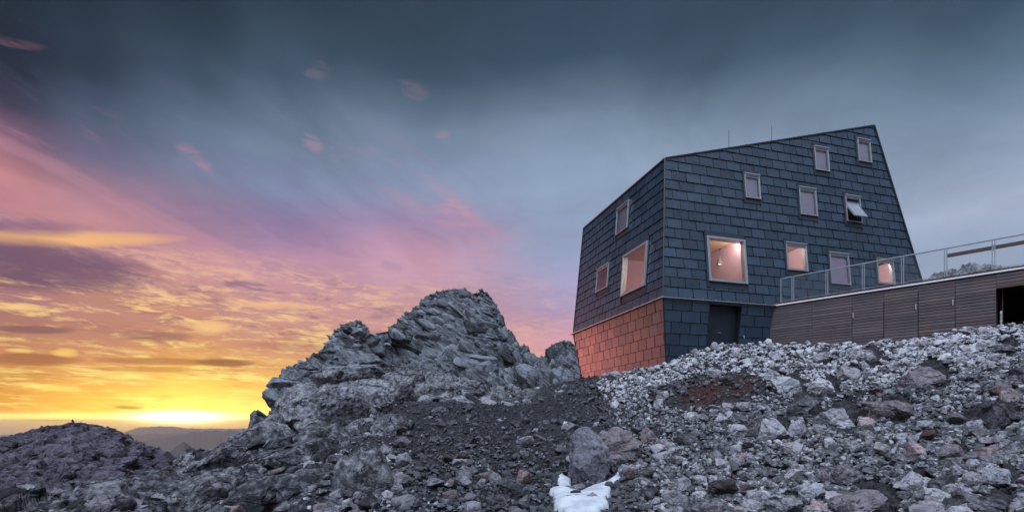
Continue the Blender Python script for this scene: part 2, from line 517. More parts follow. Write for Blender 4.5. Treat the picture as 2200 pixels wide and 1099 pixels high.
def np_mesh(name, verts, faces, smooth=True, attrs=None):
    """mesh from numpy arrays; faces is an (n, k) array with one k, or a list of such arrays"""
    me = bpy.data.meshes.new(name)
    fl = faces if isinstance(faces, list) else [faces]
    verts = np.asarray(verts, np.float32)
    me.vertices.add(len(verts))
    me.vertices.foreach_set('co', verts.ravel())
    loops = np.concatenate([f.ravel() for f in fl]).astype(np.int32)
    tot = np.concatenate([np.full(len(f), f.shape[1]) for f in fl]).astype(np.int32)
    start = np.concatenate([[0], np.cumsum(tot)[:-1]]).astype(np.int32)
    me.loops.add(len(loops)); me.loops.foreach_set('vertex_index', loops)
    me.polygons.add(len(tot)); me.polygons.foreach_set('loop_start', start)
    me.polygons.foreach_set('loop_total', tot)
    me.polygons.foreach_set('use_smooth', np.full(len(tot), smooth, bool))
    me.update(calc_edges=True)
    for k, a in (attrs or {}).items():
        at = me.attributes.new(k, 'FLOAT', 'POINT')
        at.data.foreach_set('value', np.asarray(a, np.float32))
    return me


class MB:
    """collects boxes and polygons in world space, then becomes ONE mesh object"""
    def __init__(self):
        self.v, self.f, self.t, self.uv = [], [], [], []

    def poly(self, pts, tint=0.5, uv=None):
        i = len(self.v)
        self.v += [tuple(p) for p in pts]
        self.t += [tint] * len(pts)
        self.uv += list(uv) if uv else [(0, 0)] * len(pts)
        self.f.append(tuple(range(i, i + len(pts))))

    def hexa(self, p, tint=0.5, uvo=(0, 0)):
        """p: eight points, bottom four in order then top four"""
        i = len(self.v)
        self.v += [tuple(q) for q in p]
        self.t += [tint] * 8
        L = (Vector(p[1]) - Vector(p[0])).length
        H = (Vector(p[4]) - Vector(p[0])).length
        D_ = (Vector(p[3]) - Vector(p[0])).length
        self.uv += [(uvo[0] + a, uvo[1] + b) for a, b in ((0, 0), (L, 0), (L, D_), (0, D_), (0, H), (L, H), (L, H + D_), (0, H + D_))]
        for q in ((0, 3, 2, 1), (4, 5, 6, 7), (0, 1, 5, 4), (1, 2, 6, 5), (2, 3, 7, 6), (3, 0, 4, 7)):
            self.f.append(tuple(i + k for k in q))

    def box(self, o, ax, ay, az_, tint=0.5, uvo=(0, 0)):
        o, ax, ay, az_ = Vector(o), Vector(ax), Vector(ay), Vector(az_)
        self.hexa([o, o + ax, o + ax + ay, o + ay, o + az_, o + ax + az_, o + ax + ay + az_, o + ay + az_], tint, uvo)

    def bar(self, a, b, w, d=None, up=(0, 0, 1), tint=0.5):
        a, b = Vector(a), Vector(b)
        d = d or w
        t = (b - a).normalized()
        u = Vector(up)
        if abs(t.dot(u)) > 0.99: u = Vector((0.7, 0.7, 0))
        s = t.cross(u).normalized(); u = s.cross(t).normalized()
        self.box(a - s * w / 2 - u * d / 2, b - a, s * w, u * d, tint)

    def tube(self, a, b, r, r2=None, n=10):
        a, b = Vector(a), Vector(b); r2 = r if r2 is None else r2
        t = (b - a).normalized()
        u = Vector((0, 0, 1)) if abs(t.z) < 0.9 else Vector((1, 0, 0))
        s = t.cross(u).normalized(); u = s.cross(t)
        A = [a + (s * math.cos(2 * math.pi * k / n) + u * math.sin(2 * math.pi * k / n)) * r for k in range(n)]
        B = [b + (s * math.cos(2 * math.pi * k / n) + u * math.sin(2 * math.pi * k / n)) * r2 for k in range(n)]
        i = len(self.v)
        self.v += [tuple(p) for p in A + B]; self.t += [0.5] * (2 * n); self.uv += [(0, 0)] * (2 * n)
        for k in range(n):
            self.f.append((i + k, i + (k + 1) % n, i + n + (k + 1) % n, i + n + k))
        self.f.append(tuple(i + k for k in reversed(range(n)))); self.f.append(tuple(i + n + k for k in range(n)))

    def build(self, name, mat, parent=None, bevel=0.0):
        me = bpy.data.meshes.new(name)
        me.from_pydata(self.v, [], self.f)
        at = me.attributes.new('tint', 'FLOAT', 'POINT')
        at.data.foreach_set('value', np.array(self.t, np.float32))
        ul = me.uv_layers.new(name='UVMap')
        idx = np.zeros(len(me.loops), np.int32); me.loops.foreach_get('vertex_index', idx)
        ul.data.foreach_set('uv', np.array(self.uv, np.float32)[idx].ravel())
        me.update()
        o = link(name, me, mat, parent)
        if bevel:
            b = o.modifiers.new('bevel', 'BEVEL'); b.width = bevel; b.segments = 2; b.limit_method = 'ANGLE'
        return o


def tag(o, label=None, cat=None, group=None, kind=None):
    if label: o['label'] = label
    if cat: o['category'] = cat
    if group: o['group'] = group
    if kind: o['kind'] = kind
    return o


def empty(name, loc=(0, 0, 0)):
    o = bpy.data.objects.new(name, None)
    o.location = loc
    C.objects.link(o)
    return o


# ------------------------------------------------------------------ numpy noise
def _h(ix, iy, iz, seed):
    n = (ix * 374761393 + iy * 668265263 + iz * 1274126177 + seed * 974634541) & 0x7fffffff
    n = ((n ^ (n >> 13)) * 1274126177) & 0x7fffffff
    n = ((n ^ (n >> 16)) * 668265263) & 0x7fffffff
    return ((n ^ (n >> 15)) & 0xffff) / 65535.0


def vnoise(P, seed=0):
    i = np.floor(P).astype(np.int64); f = P - i
    u = f * f * f * (f * (f * 6 - 15) + 10)
    r = 0
    for a in (0, 1):
        for b in (0, 1):
            for c in (0, 1):
                w = (u[:, 0] if a else 1 - u[:, 0]) * (u[:, 1] if b else 1 - u[:, 1]) * (u[:, 2] if c else 1 - u[:, 2])
                r = r + w * _h(i[:, 0] + a, i[:, 1] + b, i[:, 2] + c, seed)
    return r * 2 - 1


def fbm(P, octv=5, gain=0.5, seed=0, ridged=False):
    s, a, q = 0, 1.0, P.copy()
    tot = 0
    for o in range(octv):
        n = vnoise(q, seed + o * 17)
        s = s + a * ((1 - 2 * np.abs(n)) if ridged else n); tot += a
        a *= gain; q = q * 2.03 + 11.3
    return s / tot


def worley(P, seed=0):
    i = np.floor(P).astype(np.int64)
    n = len(P)
    F1 = np.full(n, 9.0); F2 = np.full(n, 9.0)
    cid = np.zeros((n, 3)); vec = np.zeros((n, 3))
    for a in (-1, 0, 1):
        for b in (-1, 0, 1):
            for c in (-1, 0, 1):
                cx, cy, cz = i[:, 0] + a, i[:, 1] + b, i[:, 2] + c
                q = np.stack([cx + 0.1 + 0.8 * _h(cx, cy, cz, seed), cy + 0.1 + 0.8 * _h(cx, cy, cz, seed + 1), cz + 0.1 + 0.8 * _h(cx, cy, cz, seed + 2)], 1)
                d = P - q
                r = np.sqrt((d * d).sum(1))
                m = r < F1
                F2 = np.where(m, F1, np.minimum(F2, r))
                F1 = np.where(m, r, F1)
                vec[m] = d[m]
                cid[m] = np.stack([cx, cy, cz], 1)[m]
    k = cid.astype(np.int64)
    R = [_h(k[:, 0], k[:, 1], k[:, 2], seed + 10 + j) for j in range(4)]
    return F1, F2, vec, R


def blocky(P, L, seed, stretch=(1, 1, 1.6), off=0.35, tilt=0.55, crack=0.22, cw=0.07, warp=0.25):
    """fractured rock: every cell is a tilted flat facet with a groove round it"""
    Q = P / L * np.array(stretch)
    Q = Q + warp * np.stack([vnoise(Q * 1.7, seed + 40), vnoise(Q * 1.7, seed + 41), vnoise(Q * 1.7, seed + 42)], 1)
    F1, F2, vec, R = worley(Q, seed)
    tv = np.stack([R[1] - .5, R[2] - .5, R[3] - .5], 1) * 2
    d = (R[0] - 0.5) * 2 * off + (vec * tv).sum(1) * tilt - crack * np.exp(-(F2 - F1) / cw)
    return d * L, F2 - F1, R[0]


def grid_faces(nr, nc):
    a = np.arange(nr * nc).reshape(nr, nc)
    return np.stack([a[:-1, :-1], a[:-1, 1:], a[1:, 1:], a[1:, :-1]], -1).reshape(-1, 4)


def grid_normals(X):
    du = np.gradient(X, axis=1); dv = np.gradient(X, axis=0)
    n = np.cross(du, dv)
    n /= np.linalg.norm(n, axis=2, keepdims=True) + 1e-12
    n[n[:, :, 2] < 0] *= -1
    return n


# ------------------------------------------------------------------ ground
# (column px, [(depth, row py) or (depth, None, height)]) surveyed from the photograph
CP = []
def cp(px, *pts):
    for p in pts:
        Y = p[0]
        z = p[2] if len(p) == 3 else (HY - p[1]) / F * Y
        CP.append((px, Y, z))

for px in (-900, -300, 300, 800, 1300, 1800, 2300, 2900):
    cp(px, (1.5, 0, -1.7), (4.5, 0, -1.75 + 0.00012 * max(0, px - 1100)))
cp(2900, (7, 0, -.8), (10, 0, .8), (14, 0, 2.9), (17, 0, 3.6), (30, 0, 4), (70, 0, 2))
cp(2550, (7, 0, -1.0), (10, 0, .3), (14, 0, 2.6), (17, 0, 3.5), (30, 0, 4), (70, 0, 2))
cp(2200, (7.6, 1099), (10, 960), (13, 850), (16, 760), (18.2, 697), (19.5, 0, 3.45), (30, 0, 3.9), (70, 0, 1.5))
cp(2050, (7.8, 1099), (10.5, 970), (13.8, 860), (17, 775), (19.3, 716), (20.5, 0, 3.35), (30, 0, 3.8))
cp(1900, (8.2, 1099), (10.5, 1000), (13.5, 900), (17, 820), (20.3, 755), (21.2, 738), (22.5, 0, 3.2), (32, 0, 3.7), (70, 0, 0))
cp(1760, (8.4, 1099), (10.8, 1005), (13.8, 905), (18, 815), (22, 751), (23.0, 740), (24.5, 0, 3.4), (32, 0, 3.6))
cp(1650, (8.6, 1099), (11, 1010), (14, 910), (18, 830), (22, 762), (24.3, 740), (26, 0, 3.5), (40, 0, 3.5), (70, 0, 0))
cp(1540, (8.7, 1099), (11, 1015), (14, 918), (18, 842), (21.5, 775), (23.4, 748), (25, 0, 3.3), (32, 0, 3.3))
cp(1430, (8.9, 1099), (11.5, 1005), (14.5, 925), (18, 862), (21, 808), (22.8, 780), (24.5, 0, 2.65), (40, 0, 2.6), (70, 0, -3))
cp(1340, (9, 1099), (11.5, 1030), (14.5, 945), (18.5, 880), (22.5, 830), (26, 803), (28, 0, 2.5), (36, 0, 2.3))
cp(1250, (9, 1112), (9.8, 1078), (11, 1052), (12.4, 1025), (14, 965), (18, 902), (24, 850), (29, 822), (32, 812), (36, 0, 2.3), (45, 0, 1.6), (70, 0, -6))
cp(1130, (9.4, 1110), (12, 1018), (16, 945), (21, 893), (28, 862), (35, 848), (40, 0, 1.4), (70, 0, -7))
cp(1000, (9.4, 1102), (12.5, 1004), (17, 928), (23, 872), (30, 840), (36, 827), (41, 0, 2.0), (70, 0, -8))
cp(850, (9.5, 1099), (13, 1002), (18, 922), (25, 860), (31, 824), (36, 802), (40, 0, 2.6), (70, 0, -9))
cp(720, (9.7, 1099), (13, 1010), (18, 940), (24, 884), (30, 842), (35, 806), (38, 801), (42, 0, 2.2), (70, 0, -10))
cp(660, (9.8, 1099), (13, 1015), (18, 950), (24, 896), (30, 855), (34, 835), (37, 0, 1.7), (70, 0, -11))
cp(600, (10, 1099), (13, 1025), (18, 965), (24, 920), (29, 893), (32, 884), (36, 0, -.4), (70, 0, -12))
cp(520, (10.2, 1100), (14, 1038), (19, 990), (25, 960), (29, 950), (34, 0, -2.5), (70, 0, -14))
cp(420, (10.5, 1104), (14, 1056), (19, 1018), (24, 990), (28, 984), (33, 0, -3.6), (70, 0, -16))
cp(300, (11, 1104), (14, 1072), (18, 1048), (22, 1036), (26, 0, -4.1), (70, 0, -18))
cp(190, (11.3, 1103), (14, 1080), (18, 1062), (22, 0, -4.4), (70, 0, -20))
cp(95, (11.5, 1110), (14, 1088), (16, 1076), (20, 0, -5.0), (70, 0, -22))
cp(20, (12, 1116), (14, 1104), (18, 0, -5.5), (70, 0, -23))
cp(-300, (10, 0, -2.3), (14, 0, -3.4), (20, 0, -6), (70, 0, -25))
cp(-900, (10, 0, -2.5), (20, 0, -6), (70, 0, -26))
CPA = np.array(CP)


def tps_fit(A, z, lam=0.0006):
    n = len(A)
    d = np.linalg.norm(A[:, None] - A[None], axis=2)
    K = np.where(d > 0, d * d * np.log(d + 1e-12), 0) + lam * np.eye(n)
    Pm = np.hstack([np.ones((n, 1)), A])
    Mx = np.zeros((n + 3, n + 3)); Mx[:n, :n] = K; Mx[:n, n:] = Pm; Mx[n:, :n] = Pm.T
    return A, np.linalg.solve(Mx, np.concatenate([z, np.zeros(3)]))


def tps_eval(fit, Q):
    A, w = fit
    out = np.zeros(len(Q))
    for s in range(0, len(Q), 20000):
        q = Q[s:s + 20000]
        d2 = ((q[:, None] - A[None]) ** 2).sum(2)
        out[s:s + 20000] = (0.5 * d2 * np.log(d2 + 1e-20)) @ w[:len(A)] + w[len(A)] + q @ w[len(A) + 1:]
    return out


def dom(px, Y): return np.stack([np.asarray(px) / 420.0, 2.6 * np.log(Y)], -1)
FIT = tps_fit(dom(CPA[:, 0], CPA[:, 1]), CPA[:, 2])


def sstep(x, a, b):
    t = np.clip((x - a) / (b - a), 0, 1)
    return t * t * (3 - 2 * t)


gpx = np.concatenate([np.linspace(-2600, -160, 90)[:-1], np.arange(-160, 2360.1, 2.4), np.linspace(2360, 4800, 90)[1:]])
gy = np.concatenate([np.geomspace(1.5, 7.0, 40)[:-1], np.geomspace(7.0, 45.0, 560), np.geomspace(45, 110, 60)[1:], np.geomspace(110, 26000, 50)[1:]])
PX, GY = np.meshgrid(gpx, gy)
Zb = tps_eval(FIT, dom(np.clip(PX, -900, 2900).ravel(), np.minimum(GY, 70).ravel())).reshape(PX.shape)
far = np.maximum(GY - 70, 0)
Zb = np.where(GY > 70, Zb * np.exp(-far / 60) + (1 - np.exp(-far / 60)) * -30 - (1 - np.exp(-np.maximum(GY - 400, 0) / 1500)) * 600, Zb)
XG = (PX - CX) / F * GY
base_xyz = np.stack([XG, GY, Zb], -1)
nrm = grid_normals(base_xyz)
P3 = base_xyz.reshape(-1, 3)
near = (GY.ravel() < 110)
# where bare rock stands (1) and where loose scree lies (0)
pxr, yr = PX.ravel(), GY.ravel()
edge = 70 * fbm(np.stack([pxr / 150, np.log(yr) * 6, 0 * pxr], 1), 3, seed=5)
line = np.interp(yr, [7, 10, 13, 17, 22, 28, 34, 60], [560, 600, 640, 700, 830, 1060, 1110, 1150])
rock = sstep(line + edge - pxr, -50, 70)
slab = sstep(930 - np.abs(pxr - 560) - 0 * yr, -1, 1)
far_rock = sstep(yr, 24, 29) * sstep(1180 - pxr, 0, 60)
rock = np.clip(np.maximum(rock, 0.8 * far_rock), 0, 1)
disp = np.zeros(len(P3)); crk = np.ones(len(P3)); cellr = np.zeros(len(P3))
idx = np.where(near & (rock > 0.01))[0]
Pn = P3[idx] @ np.array([[0.94, 0.0, 0.34], [0, 1, 0], [-0.34, 0, 0.94]])
amp = np.interp(P3[idx, 1], [6, 12, 30, 45], [0.5, 0.6, 0.7, 0.7])
d1, c1, r1 = blocky(Pn, 3.4, 100, (1, 1, 1.5), 0.05, 0.42, 0.10, 0.025, .12)
d2, c2, r2 = blocky(Pn, 1.25, 130, (0.8, 1, 1.5), 0.06, 0.46, 0.15, 0.03, .12)
d3, c3, r3 = blocky(Pn, 0.45, 160, (0.8, 1, 1.4), 0.07, 0.46, 0.16, 0.045, .12)
disp[idx] = rock[idx] * amp * (d1 + 0.85 * d2 + 0.7 * d3 + 0.34 * fbm(Pn * 0.6, 5, 0.5, 9) - 0.12 + 0.05 * fbm(Pn * 5, 4, 0.6, 19))
cellr[idx] = (0.35 * r1 + 0.4 * r2 + 0.25 * r3) * rock[idx]
idg = np.where(near & (rock < 0.99) & (yr < 60))[0]
Pg = P3[idg]
e1, q1, s1 = blocky(Pg, 0.34, 200, (1, 1, 1), 0.22, 0.35, 0.10, 0.10)
e2, q2, s2 = blocky(Pg, 0.13, 230, (1, 1, 1), 0.25, 0.35, 0.10, 0.10)
disp[idg] += (1 - rock[idg]) * (0.55 * e1 + 0.8 * e2 + 0.16 * fbm(Pg * 0.55, 4, 0.5, 33))
cellr[idg] += (1 - rock[idg]) * (0.5 * s1 + 0.5 * s2) * 0.75
sbed = sstep(1 - (((pxr - 1262) / 105) ** 2 + (((HY - F * Zb / GY).ravel() - 1058) / 62) ** 2), 0, .5)
disp *= 1 - .8 * sbed; disp -= .10 * sbed
hol = np.exp(-((pxr - 1196) / 34) ** 2 - (((HY - F * Zb / GY).ravel() - 978) / 26) ** 2)
disp -= .55 * hol
G = P3 + nrm.reshape(-1, 3) * disp[:, None]
G = G.reshape(base_xyz.shape)
# earth: dark soil in the gully, a rust-red patch on the bank
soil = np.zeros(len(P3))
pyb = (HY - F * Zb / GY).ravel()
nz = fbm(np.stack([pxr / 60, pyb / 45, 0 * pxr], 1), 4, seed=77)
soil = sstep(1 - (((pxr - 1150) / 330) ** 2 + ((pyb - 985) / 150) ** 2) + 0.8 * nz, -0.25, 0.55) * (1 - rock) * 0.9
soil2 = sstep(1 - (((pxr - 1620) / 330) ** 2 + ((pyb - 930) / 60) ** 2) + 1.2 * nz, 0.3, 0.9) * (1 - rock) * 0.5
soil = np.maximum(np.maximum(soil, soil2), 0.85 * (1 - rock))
rust = sstep(1 - (((pxr - 1530 + (pyb - 835) * 1.2) / 135) ** 2 + ((pyb - 842) / 42) ** 2) + 0.9 * nz, 0.10, 0.6) * (1 - rock)
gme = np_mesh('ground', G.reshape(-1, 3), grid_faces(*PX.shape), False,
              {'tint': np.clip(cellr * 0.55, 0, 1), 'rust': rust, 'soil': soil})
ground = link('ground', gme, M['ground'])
tag(ground, kind='structure')

# look-ups on the finished ground
GPY = HY - F * G[:, :, 2] / G[:, :, 1]


def ground_hit(px, py):
    j = int(np.clip(np.searchsorted(gpx, px), 1, len(gpx) - 1))
    col = GPY[:, j]
    i = np.argmax((col <= py) & (gy > 5))
    return Vector(G[i, j]), Vector(nrm[i, j])


def ground_z(x, y):
    px = CX + F * x / y
    j = np.clip(np.searchsorted(gpx, px), 0, len(gpx) - 1); i = np.clip(np.searchsorted(gy, y), 0, len(gy) - 1)
    return G[i, j, 2]


# ------------------------------------------------------------------ shapes of broken rock
def ico(sub):
    bm = bmesh.new(); bmesh.ops.create_icosphere(bm, subdivisions=sub, radius=1.0)
    v = np.array([x.co[:] for x in bm.verts]); f = np.array([[y.index for y in x.verts] for x in bm.faces])
    bm.free(); return v, f
ICO = {k: ico(k) for k in (1, 2, 3, 4, 5)}


def rock_shape(sub, seed, rough=0.0, cuts=12, flat=(1, .82, .58), dr=(.42, .80)):
    """a broken stone: a ball cut by random planes, flattened, its faces roughened"""
    r = np.random.default_rng(seed)
    v = ICO[sub][0].copy()
    for _ in range(cuts):
        n = r.normal(size=3); n /= np.linalg.norm(n)
        d = r.uniform(*dr)
        s = v @ n - d
        v -= np.outer(np.maximum(s, 0), n) * r.uniform(.95, 1.0)
    v *= np.array(flat) * r.uniform(.85, 1.15, 3)
    if rough:
        nn = v / (np.linalg.norm(v, axis=1, keepdims=True) + 1e-9)
        d, cr, rr = blocky(v + seed * 3.7, .55, seed % 97, (1, 1, 1.4), .10, .22, .06, .06)
        v = v + nn * (rough * d * 1.4 + rough * .10 * fbm(v * 3 + seed, 5, .6, seed % 89) + rough * .03 * fbm(v * 13 + seed, 3, .6, seed % 83))[:, None]
    v -= (v.max(0) + v.min(0)) / 2
    return v / (np.abs(v[:, :2]).max() * 2)      # about one unit across


def hull_rock(seed, npts, flat, detail=0):
    """an angular stone: the hull of random points on a rounded block, its edges worn and faces roughened when detail > 0"""
    r = np.random.default_rng(seed)
    p = r.normal(size=(npts, 3))
    p /= (np.abs(p) ** 3.2).sum(1, keepdims=True) ** (1 / 3.2)
    p *= r.uniform(.78, 1.0, (npts, 1)) * np.array(flat) * r.uniform(.85, 1.15, 3)
    bm = bmesh.new()
    vs = [bm.verts.new(q) for q in p]
    res = bmesh.ops.convex_hull(bm, input=vs)
    bmesh.ops.delete(bm, geom=[g for g in set(res['geom_interior'] + res['geom_unused']) if isinstance(g, bmesh.types.BMVert)], context='VERTS')
    bmesh.ops.dissolve_limit(bm, angle_limit=math.radians(14), verts=bm.verts[:], edges=bm.edges[:])
    if detail:
        bmesh.ops.bevel(bm, geom=bm.edges[:], offset=.05, segments=1, profile=.6, affect='EDGES', clamp_overlap=True)
    bmesh.ops.triangulate(bm, faces=bm.faces[:])
    for _ in range(detail):
        bmesh.ops.subdivide_edges(bm, edges=bm.edges[:], cuts=1, use_grid_fill=True)
        bmesh.ops.triangulate(bm, faces=bm.faces[:])
    bm.verts.index_update()
    v = np.array([x.co[:] for x in bm.verts]); f = np.array([[y.index for y in x.verts] for x in bm.faces])
    bm.free()
    if detail:
        nn = v / (np.linalg.norm(v, axis=1, keepdims=True) + 1e-9)
        d, cr, rr = blocky(v + seed * 3.7, .5, seed % 97, (1, 1, 1.5), .05, .16, .07, .05)
        v = v + nn * (d * .8 + .05 * fbm(v * 3 + seed, 5, .6, seed % 89) + .02 * fbm(v * 12 + seed, 3, .6, seed % 83))[:, None]
    v -= (v.max(0) + v.min(0)) / 2
    return v / (np.abs(v[:, :2]).max() * 2), f


# ------------------------------------------------------------------ the peak, the hill, the far ridges
def ridge_mesh(name, sil, depth_r, px0, px1, npx, ys, front, floor, mat, disp_fn, jitter=1.5, back=1.4, tint_fn=None, seed=3):
    """terrain raised to a ridge whose outline against the sky was surveyed from the photograph"""
    sx = np.array([a for a, b in sil], float); sy = np.array([b for a, b in sil], float)
    px = np.linspace(px0, px1, npx)
    tgt = np.interp(px, sx, sy)
    q = np.stack([px / 14, 0 * px, 0 * px], 1)
    tgt = tgt + jitter * fbm(q, 5, 0.65, seed)
    dr = np.interp(px, [a for a, b in depth_r], [b for a, b in depth_r])
    Px, Y = np.meshgrid(px, ys)
    T = (HY - tgt) / F * dr
    dd = Y - dr[None]
    fr = np.interp(px, [a for a, b in front], [b for a, b in front])[None]
    Z = T[None] - np.where(dd < 0, -dd * fr * (0.75 + 0.25 * np.exp(dd / 30)), dd * back)
    Z = np.maximum(Z, floor - 0.05 * np.abs(dd))
    X = np.stack([(Px - CX) / F * Y, Y, Z], -1)
    N = grid_normals(X)
    d, tint = disp_fn(X.reshape(-1, 3))
    R = X.reshape(-1, 3) + N.reshape(-1, 3) * d[:, None]
    R = R.reshape(X.shape)
    # bring the outline back onto the surveyed one after the relief was added
    for it in range(2):
        pxs = CX + F * R[:, :, 0] / R[:, :, 1]
        pys = HY - F * R[:, :, 2] / R[:, :, 1]
        top = np.full(npx, 1e9)
        b = np.clip(((pxs - px0) / (px1 - px0) * (npx - 1)).round().astype(int), 0, npx - 1)
        np.minimum.at(top, b.ravel(), pys.ravel())
        err = np.clip(top - tgt, -40, 40)
        err = np.convolve(np.pad(err, 4, mode='edge'), np.ones(9) / 9, 'valid')
        wgt = np.clip((R[:, :, 2] - floor) / np.maximum(T - floor, 1.0)[None], 0, 1)
        R[:, :, 2] += err[None] / F * dr[None] * wgt
    me = np_mesh(name, R.reshape(-1, 3), grid_faces(*Px.shape), False, {'tint': np.clip(tint, 0, 1)})
    o = link(name, me, mat)
    tag(o, kind='structure')
    return o, R, px


SIL = [(500, 960), (540, 930), (570, 900), (575, 888), (577, 850), (580, 836), (588, 826), (599, 813), (615, 799), (631, 786), (647, 778), (663, 769), (680, 762), (697, 756), (701, 741), (719, 722), (722, 711), (733, 701), (744, 695),
       (756, 691), (767, 689), (777, 692), (785, 698), (790, 708), (794, 717), (803, 721), (812, 722), (822, 717), (833, 713), (840, 702), (853, 692), (867, 682), (880, 670), (894, 659), (908, 646), (921, 634), (935, 629),
       (949, 625), (962, 622), (976, 620), (988, 621), (998, 620), (1008, 625), (1017, 633), (1022, 631), (1028, 627), (1036, 626), (1044, 627), (1051, 634), (1057, 643), (1067, 657), (1076, 672), (1082, 690), (1087, 706), (1096, 711),
       (1103, 718), (1110, 731), (1115, 741), (1122, 743), (1126, 740), (1131, 744), (1135, 757), (1144, 762), (1153, 770), (1162, 767), (1171, 763), (1176, 753), (1182, 746), (1189, 741), (1200, 736), (1216, 733), (1226, 736), (1235, 742), (1240, 760),
       (1246, 784), (1254, 800), (1300, 815), (1400, 830), (1560, 860)]


def peak_disp(P):
    # strata dip from the summit down to the left
    a = math.radians(34)
    Rm = np.array([[math.cos(a), 0, -math.sin(a)], [0, 1, 0], [math.sin(a), 0, math.cos(a)]])
    px = CX + F * P[:, 0] / P[:, 1]
    Q = P @ Rm.T
    right = sstep(px, 1060, 1130)
    Qv = P.copy()
    d1, c1, r1 = blocky(Q, 34.0, 300, (0.8, 1, 1.5), 0.03, 0.26, 0.05, 0.03, .10)
    d2, c2, r2 = blocky(Q, 11.0, 330, (0.6, 1, 1.7), 0.03, 0.30, 0.08, 0.03, .10)
    v1, c3, r3 = blocky(Qv, 10.0, 350, (1.5, 1, 0.6), 0.03, 0.30, 0.09, 0.03, .10)
    d3, c4, r4 = blocky(Q, 4.0, 360, (0.6, 1, 1.6), 0.04, 0.34, 0.10, 0.04, .10)
    d4, c5, r5 = blocky(Q, 1.7, 380, (0.6, 1, 1.6), 0.05, 0.34, 0.10, 0.05, .10)
    rid = fbm(Q * np.array([0.010, 0.015, 0.055]), 7, 0.60, 61)
    ver = fbm(Qv * np.array([0.055, 0.03, 0.012]), 7, 0.60, 67)
    d = 1.0 * d1 + (1 - right) * (0.75 * d2 + 0.9 * rid) + right * (0.8 * v1 + 1.4 * ver) + 0.65 * d3 + 0.6 * d4 + 0.5 * fbm(P * 0.35, 4, 0.6, 71)
    t = 0.35 * r1 + 0.3 * np.where(right > .5, r3, r2) + 0.3 * r4
    return d, t


PEAK_DEPTH = [(500, 186), (580, 190), (680, 208), (730, 230), (767, 240), (812, 254), (860, 272), (910, 292), (985, 304), (1050, 298), (1090, 286), (1120, 276), (1160, 262), (1190, 252), (1216, 246), (1300, 230), (1560, 210)]
ys = np.concatenate([np.linspace(110, 176, 70)[:-1], np.linspace(176, 314, 620), np.linspace(314, 420, 40)[1:]])
peak, PR, ppx = ridge_mesh('mountain', SIL, PEAK_DEPTH, 500, 1560, 700, ys,
                           [(500, 2.2), (600, 1.9), (760, 1.5), (900, 1.25), (1000, 1.2), (1120, 1.5), (1220, 2.0), (1560, 1.5)], -32, M['peak'], peak_disp)

def crag(name, R, zs, n, smin, smax, sil, rots, seed, mat, pxr, tone, floor_py, alpha=1.1, sink=.30, grow=1.0):
    """broken blocks standing in their bedding on a mountain's face"""
    r = np.random.default_rng(seed)
    pro = [hull_rock(4000 + seed + i, 14 + i % 6, ((1, .9, .55), (1, .8, .7), (1, .9, .4), (1, .8, .9))[i % 4], 1) for i in range(16)]
    px = CX + F * R[:, :, 0] / R[:, :, 1]; py = HY - F * R[:, :, 2] / R[:, :, 1]
    N = grid_normals(R)
    ok = np.argwhere((px > pxr[0]) & (px < pxr[1]) & (py < floor_py) & (N[:, :, 1] < .25))
    # even over the picture: thin out where the grid is dense
    pk = np.stack([px[ok[:, 0], ok[:, 1]], py[ok[:, 0], ok[:, 1]]], 1)
    key = (pk // 3).astype(int)
    _, first = np.unique(key, axis=0, return_index=True)
    ok = ok[first]; pk = pk[first]
    ch = r.choice(len(ok), min(n, len(ok)), replace=False)
    u = r.uniform(0, 1, len(ch)); size = (smin ** -alpha + u * (smax ** -alpha - smin ** -alpha)) ** (-1 / alpha)
    V_, F_, T_, off_ = [], [], [], 0
    sx = [a for a, b in sil]; sy = [b for a, b in sil]
    for c, s_ in zip(ch, size):
        i_, j_ = ok[c]; P = R[i_, j_]
        room = (pk[c, 1] - max(np.interp(pk[c, 0] + d_, sx, sy) for d_ in (-5, 0, 5))) / F * P[1]
        s_ = min(s_, max(smin * .6, room * 1.3 + smin * .4))
        v, f = pro[int(r.integers(16))]
        ry, rx = rots(pk[c, 0])
        m = Matrix.Rotation(math.radians(ry + r.normal(0, 9)), 3, 'Y') @ Matrix.Rotation(math.radians(rx + r.normal(0, 10)), 3, 'X') @ Matrix.Rotation(r.uniform(-.5, .5), 3, 'Z')
        q = (v * s_ * r.uniform(.75, 1.3, 3) * np.array([1.35, 1, 1])) @ np.array(m).T + P - N[i_, j_] * (sink * s_)
        V_.append(q); F_.append(f + off_); T_.append(np.full(len(v), np.clip(tone + r.normal(0, .17), 0, 1))); off_ += len(v)
    o = link(name, np_mesh(name, np.concatenate(V_), np.concatenate(F_), False, {'tint': np.concatenate(T_)}), mat)
    return tag(o, kind='structure')


def peak_rot(px):
    if px < 700: return (30, 10)
    if px < 830: return (18, 15)
    if px < 1060: return (34, 20)
    return (72, 15)
crag('mountain', PR, None, 3400, 3.0, 15.0, SIL, peak_rot, 5, M['peak'], (560, 1262), .42, 850)
crag('mountain', PR, None, 4200, 1.4, 4.5, SIL, peak_rot, 6, M['peak'], (560, 1262), .45, 850, sink=.15)


HSIL = [(-400, 990), (-200, 965), (-60, 948), (0, 938), (30, 932), (60, 925), (82, 918), (105, 913), (125, 913), (140, 909), (152, 906), (166, 906), (180, 908), (205, 911), (225, 915), (245, 919), (258, 924), (270, 931), (285, 940), (300, 948), (320, 956), (340, 962),
        (355, 967), (365, 972), (385, 985), (420, 1010), (520, 1040), (700, 1060)]


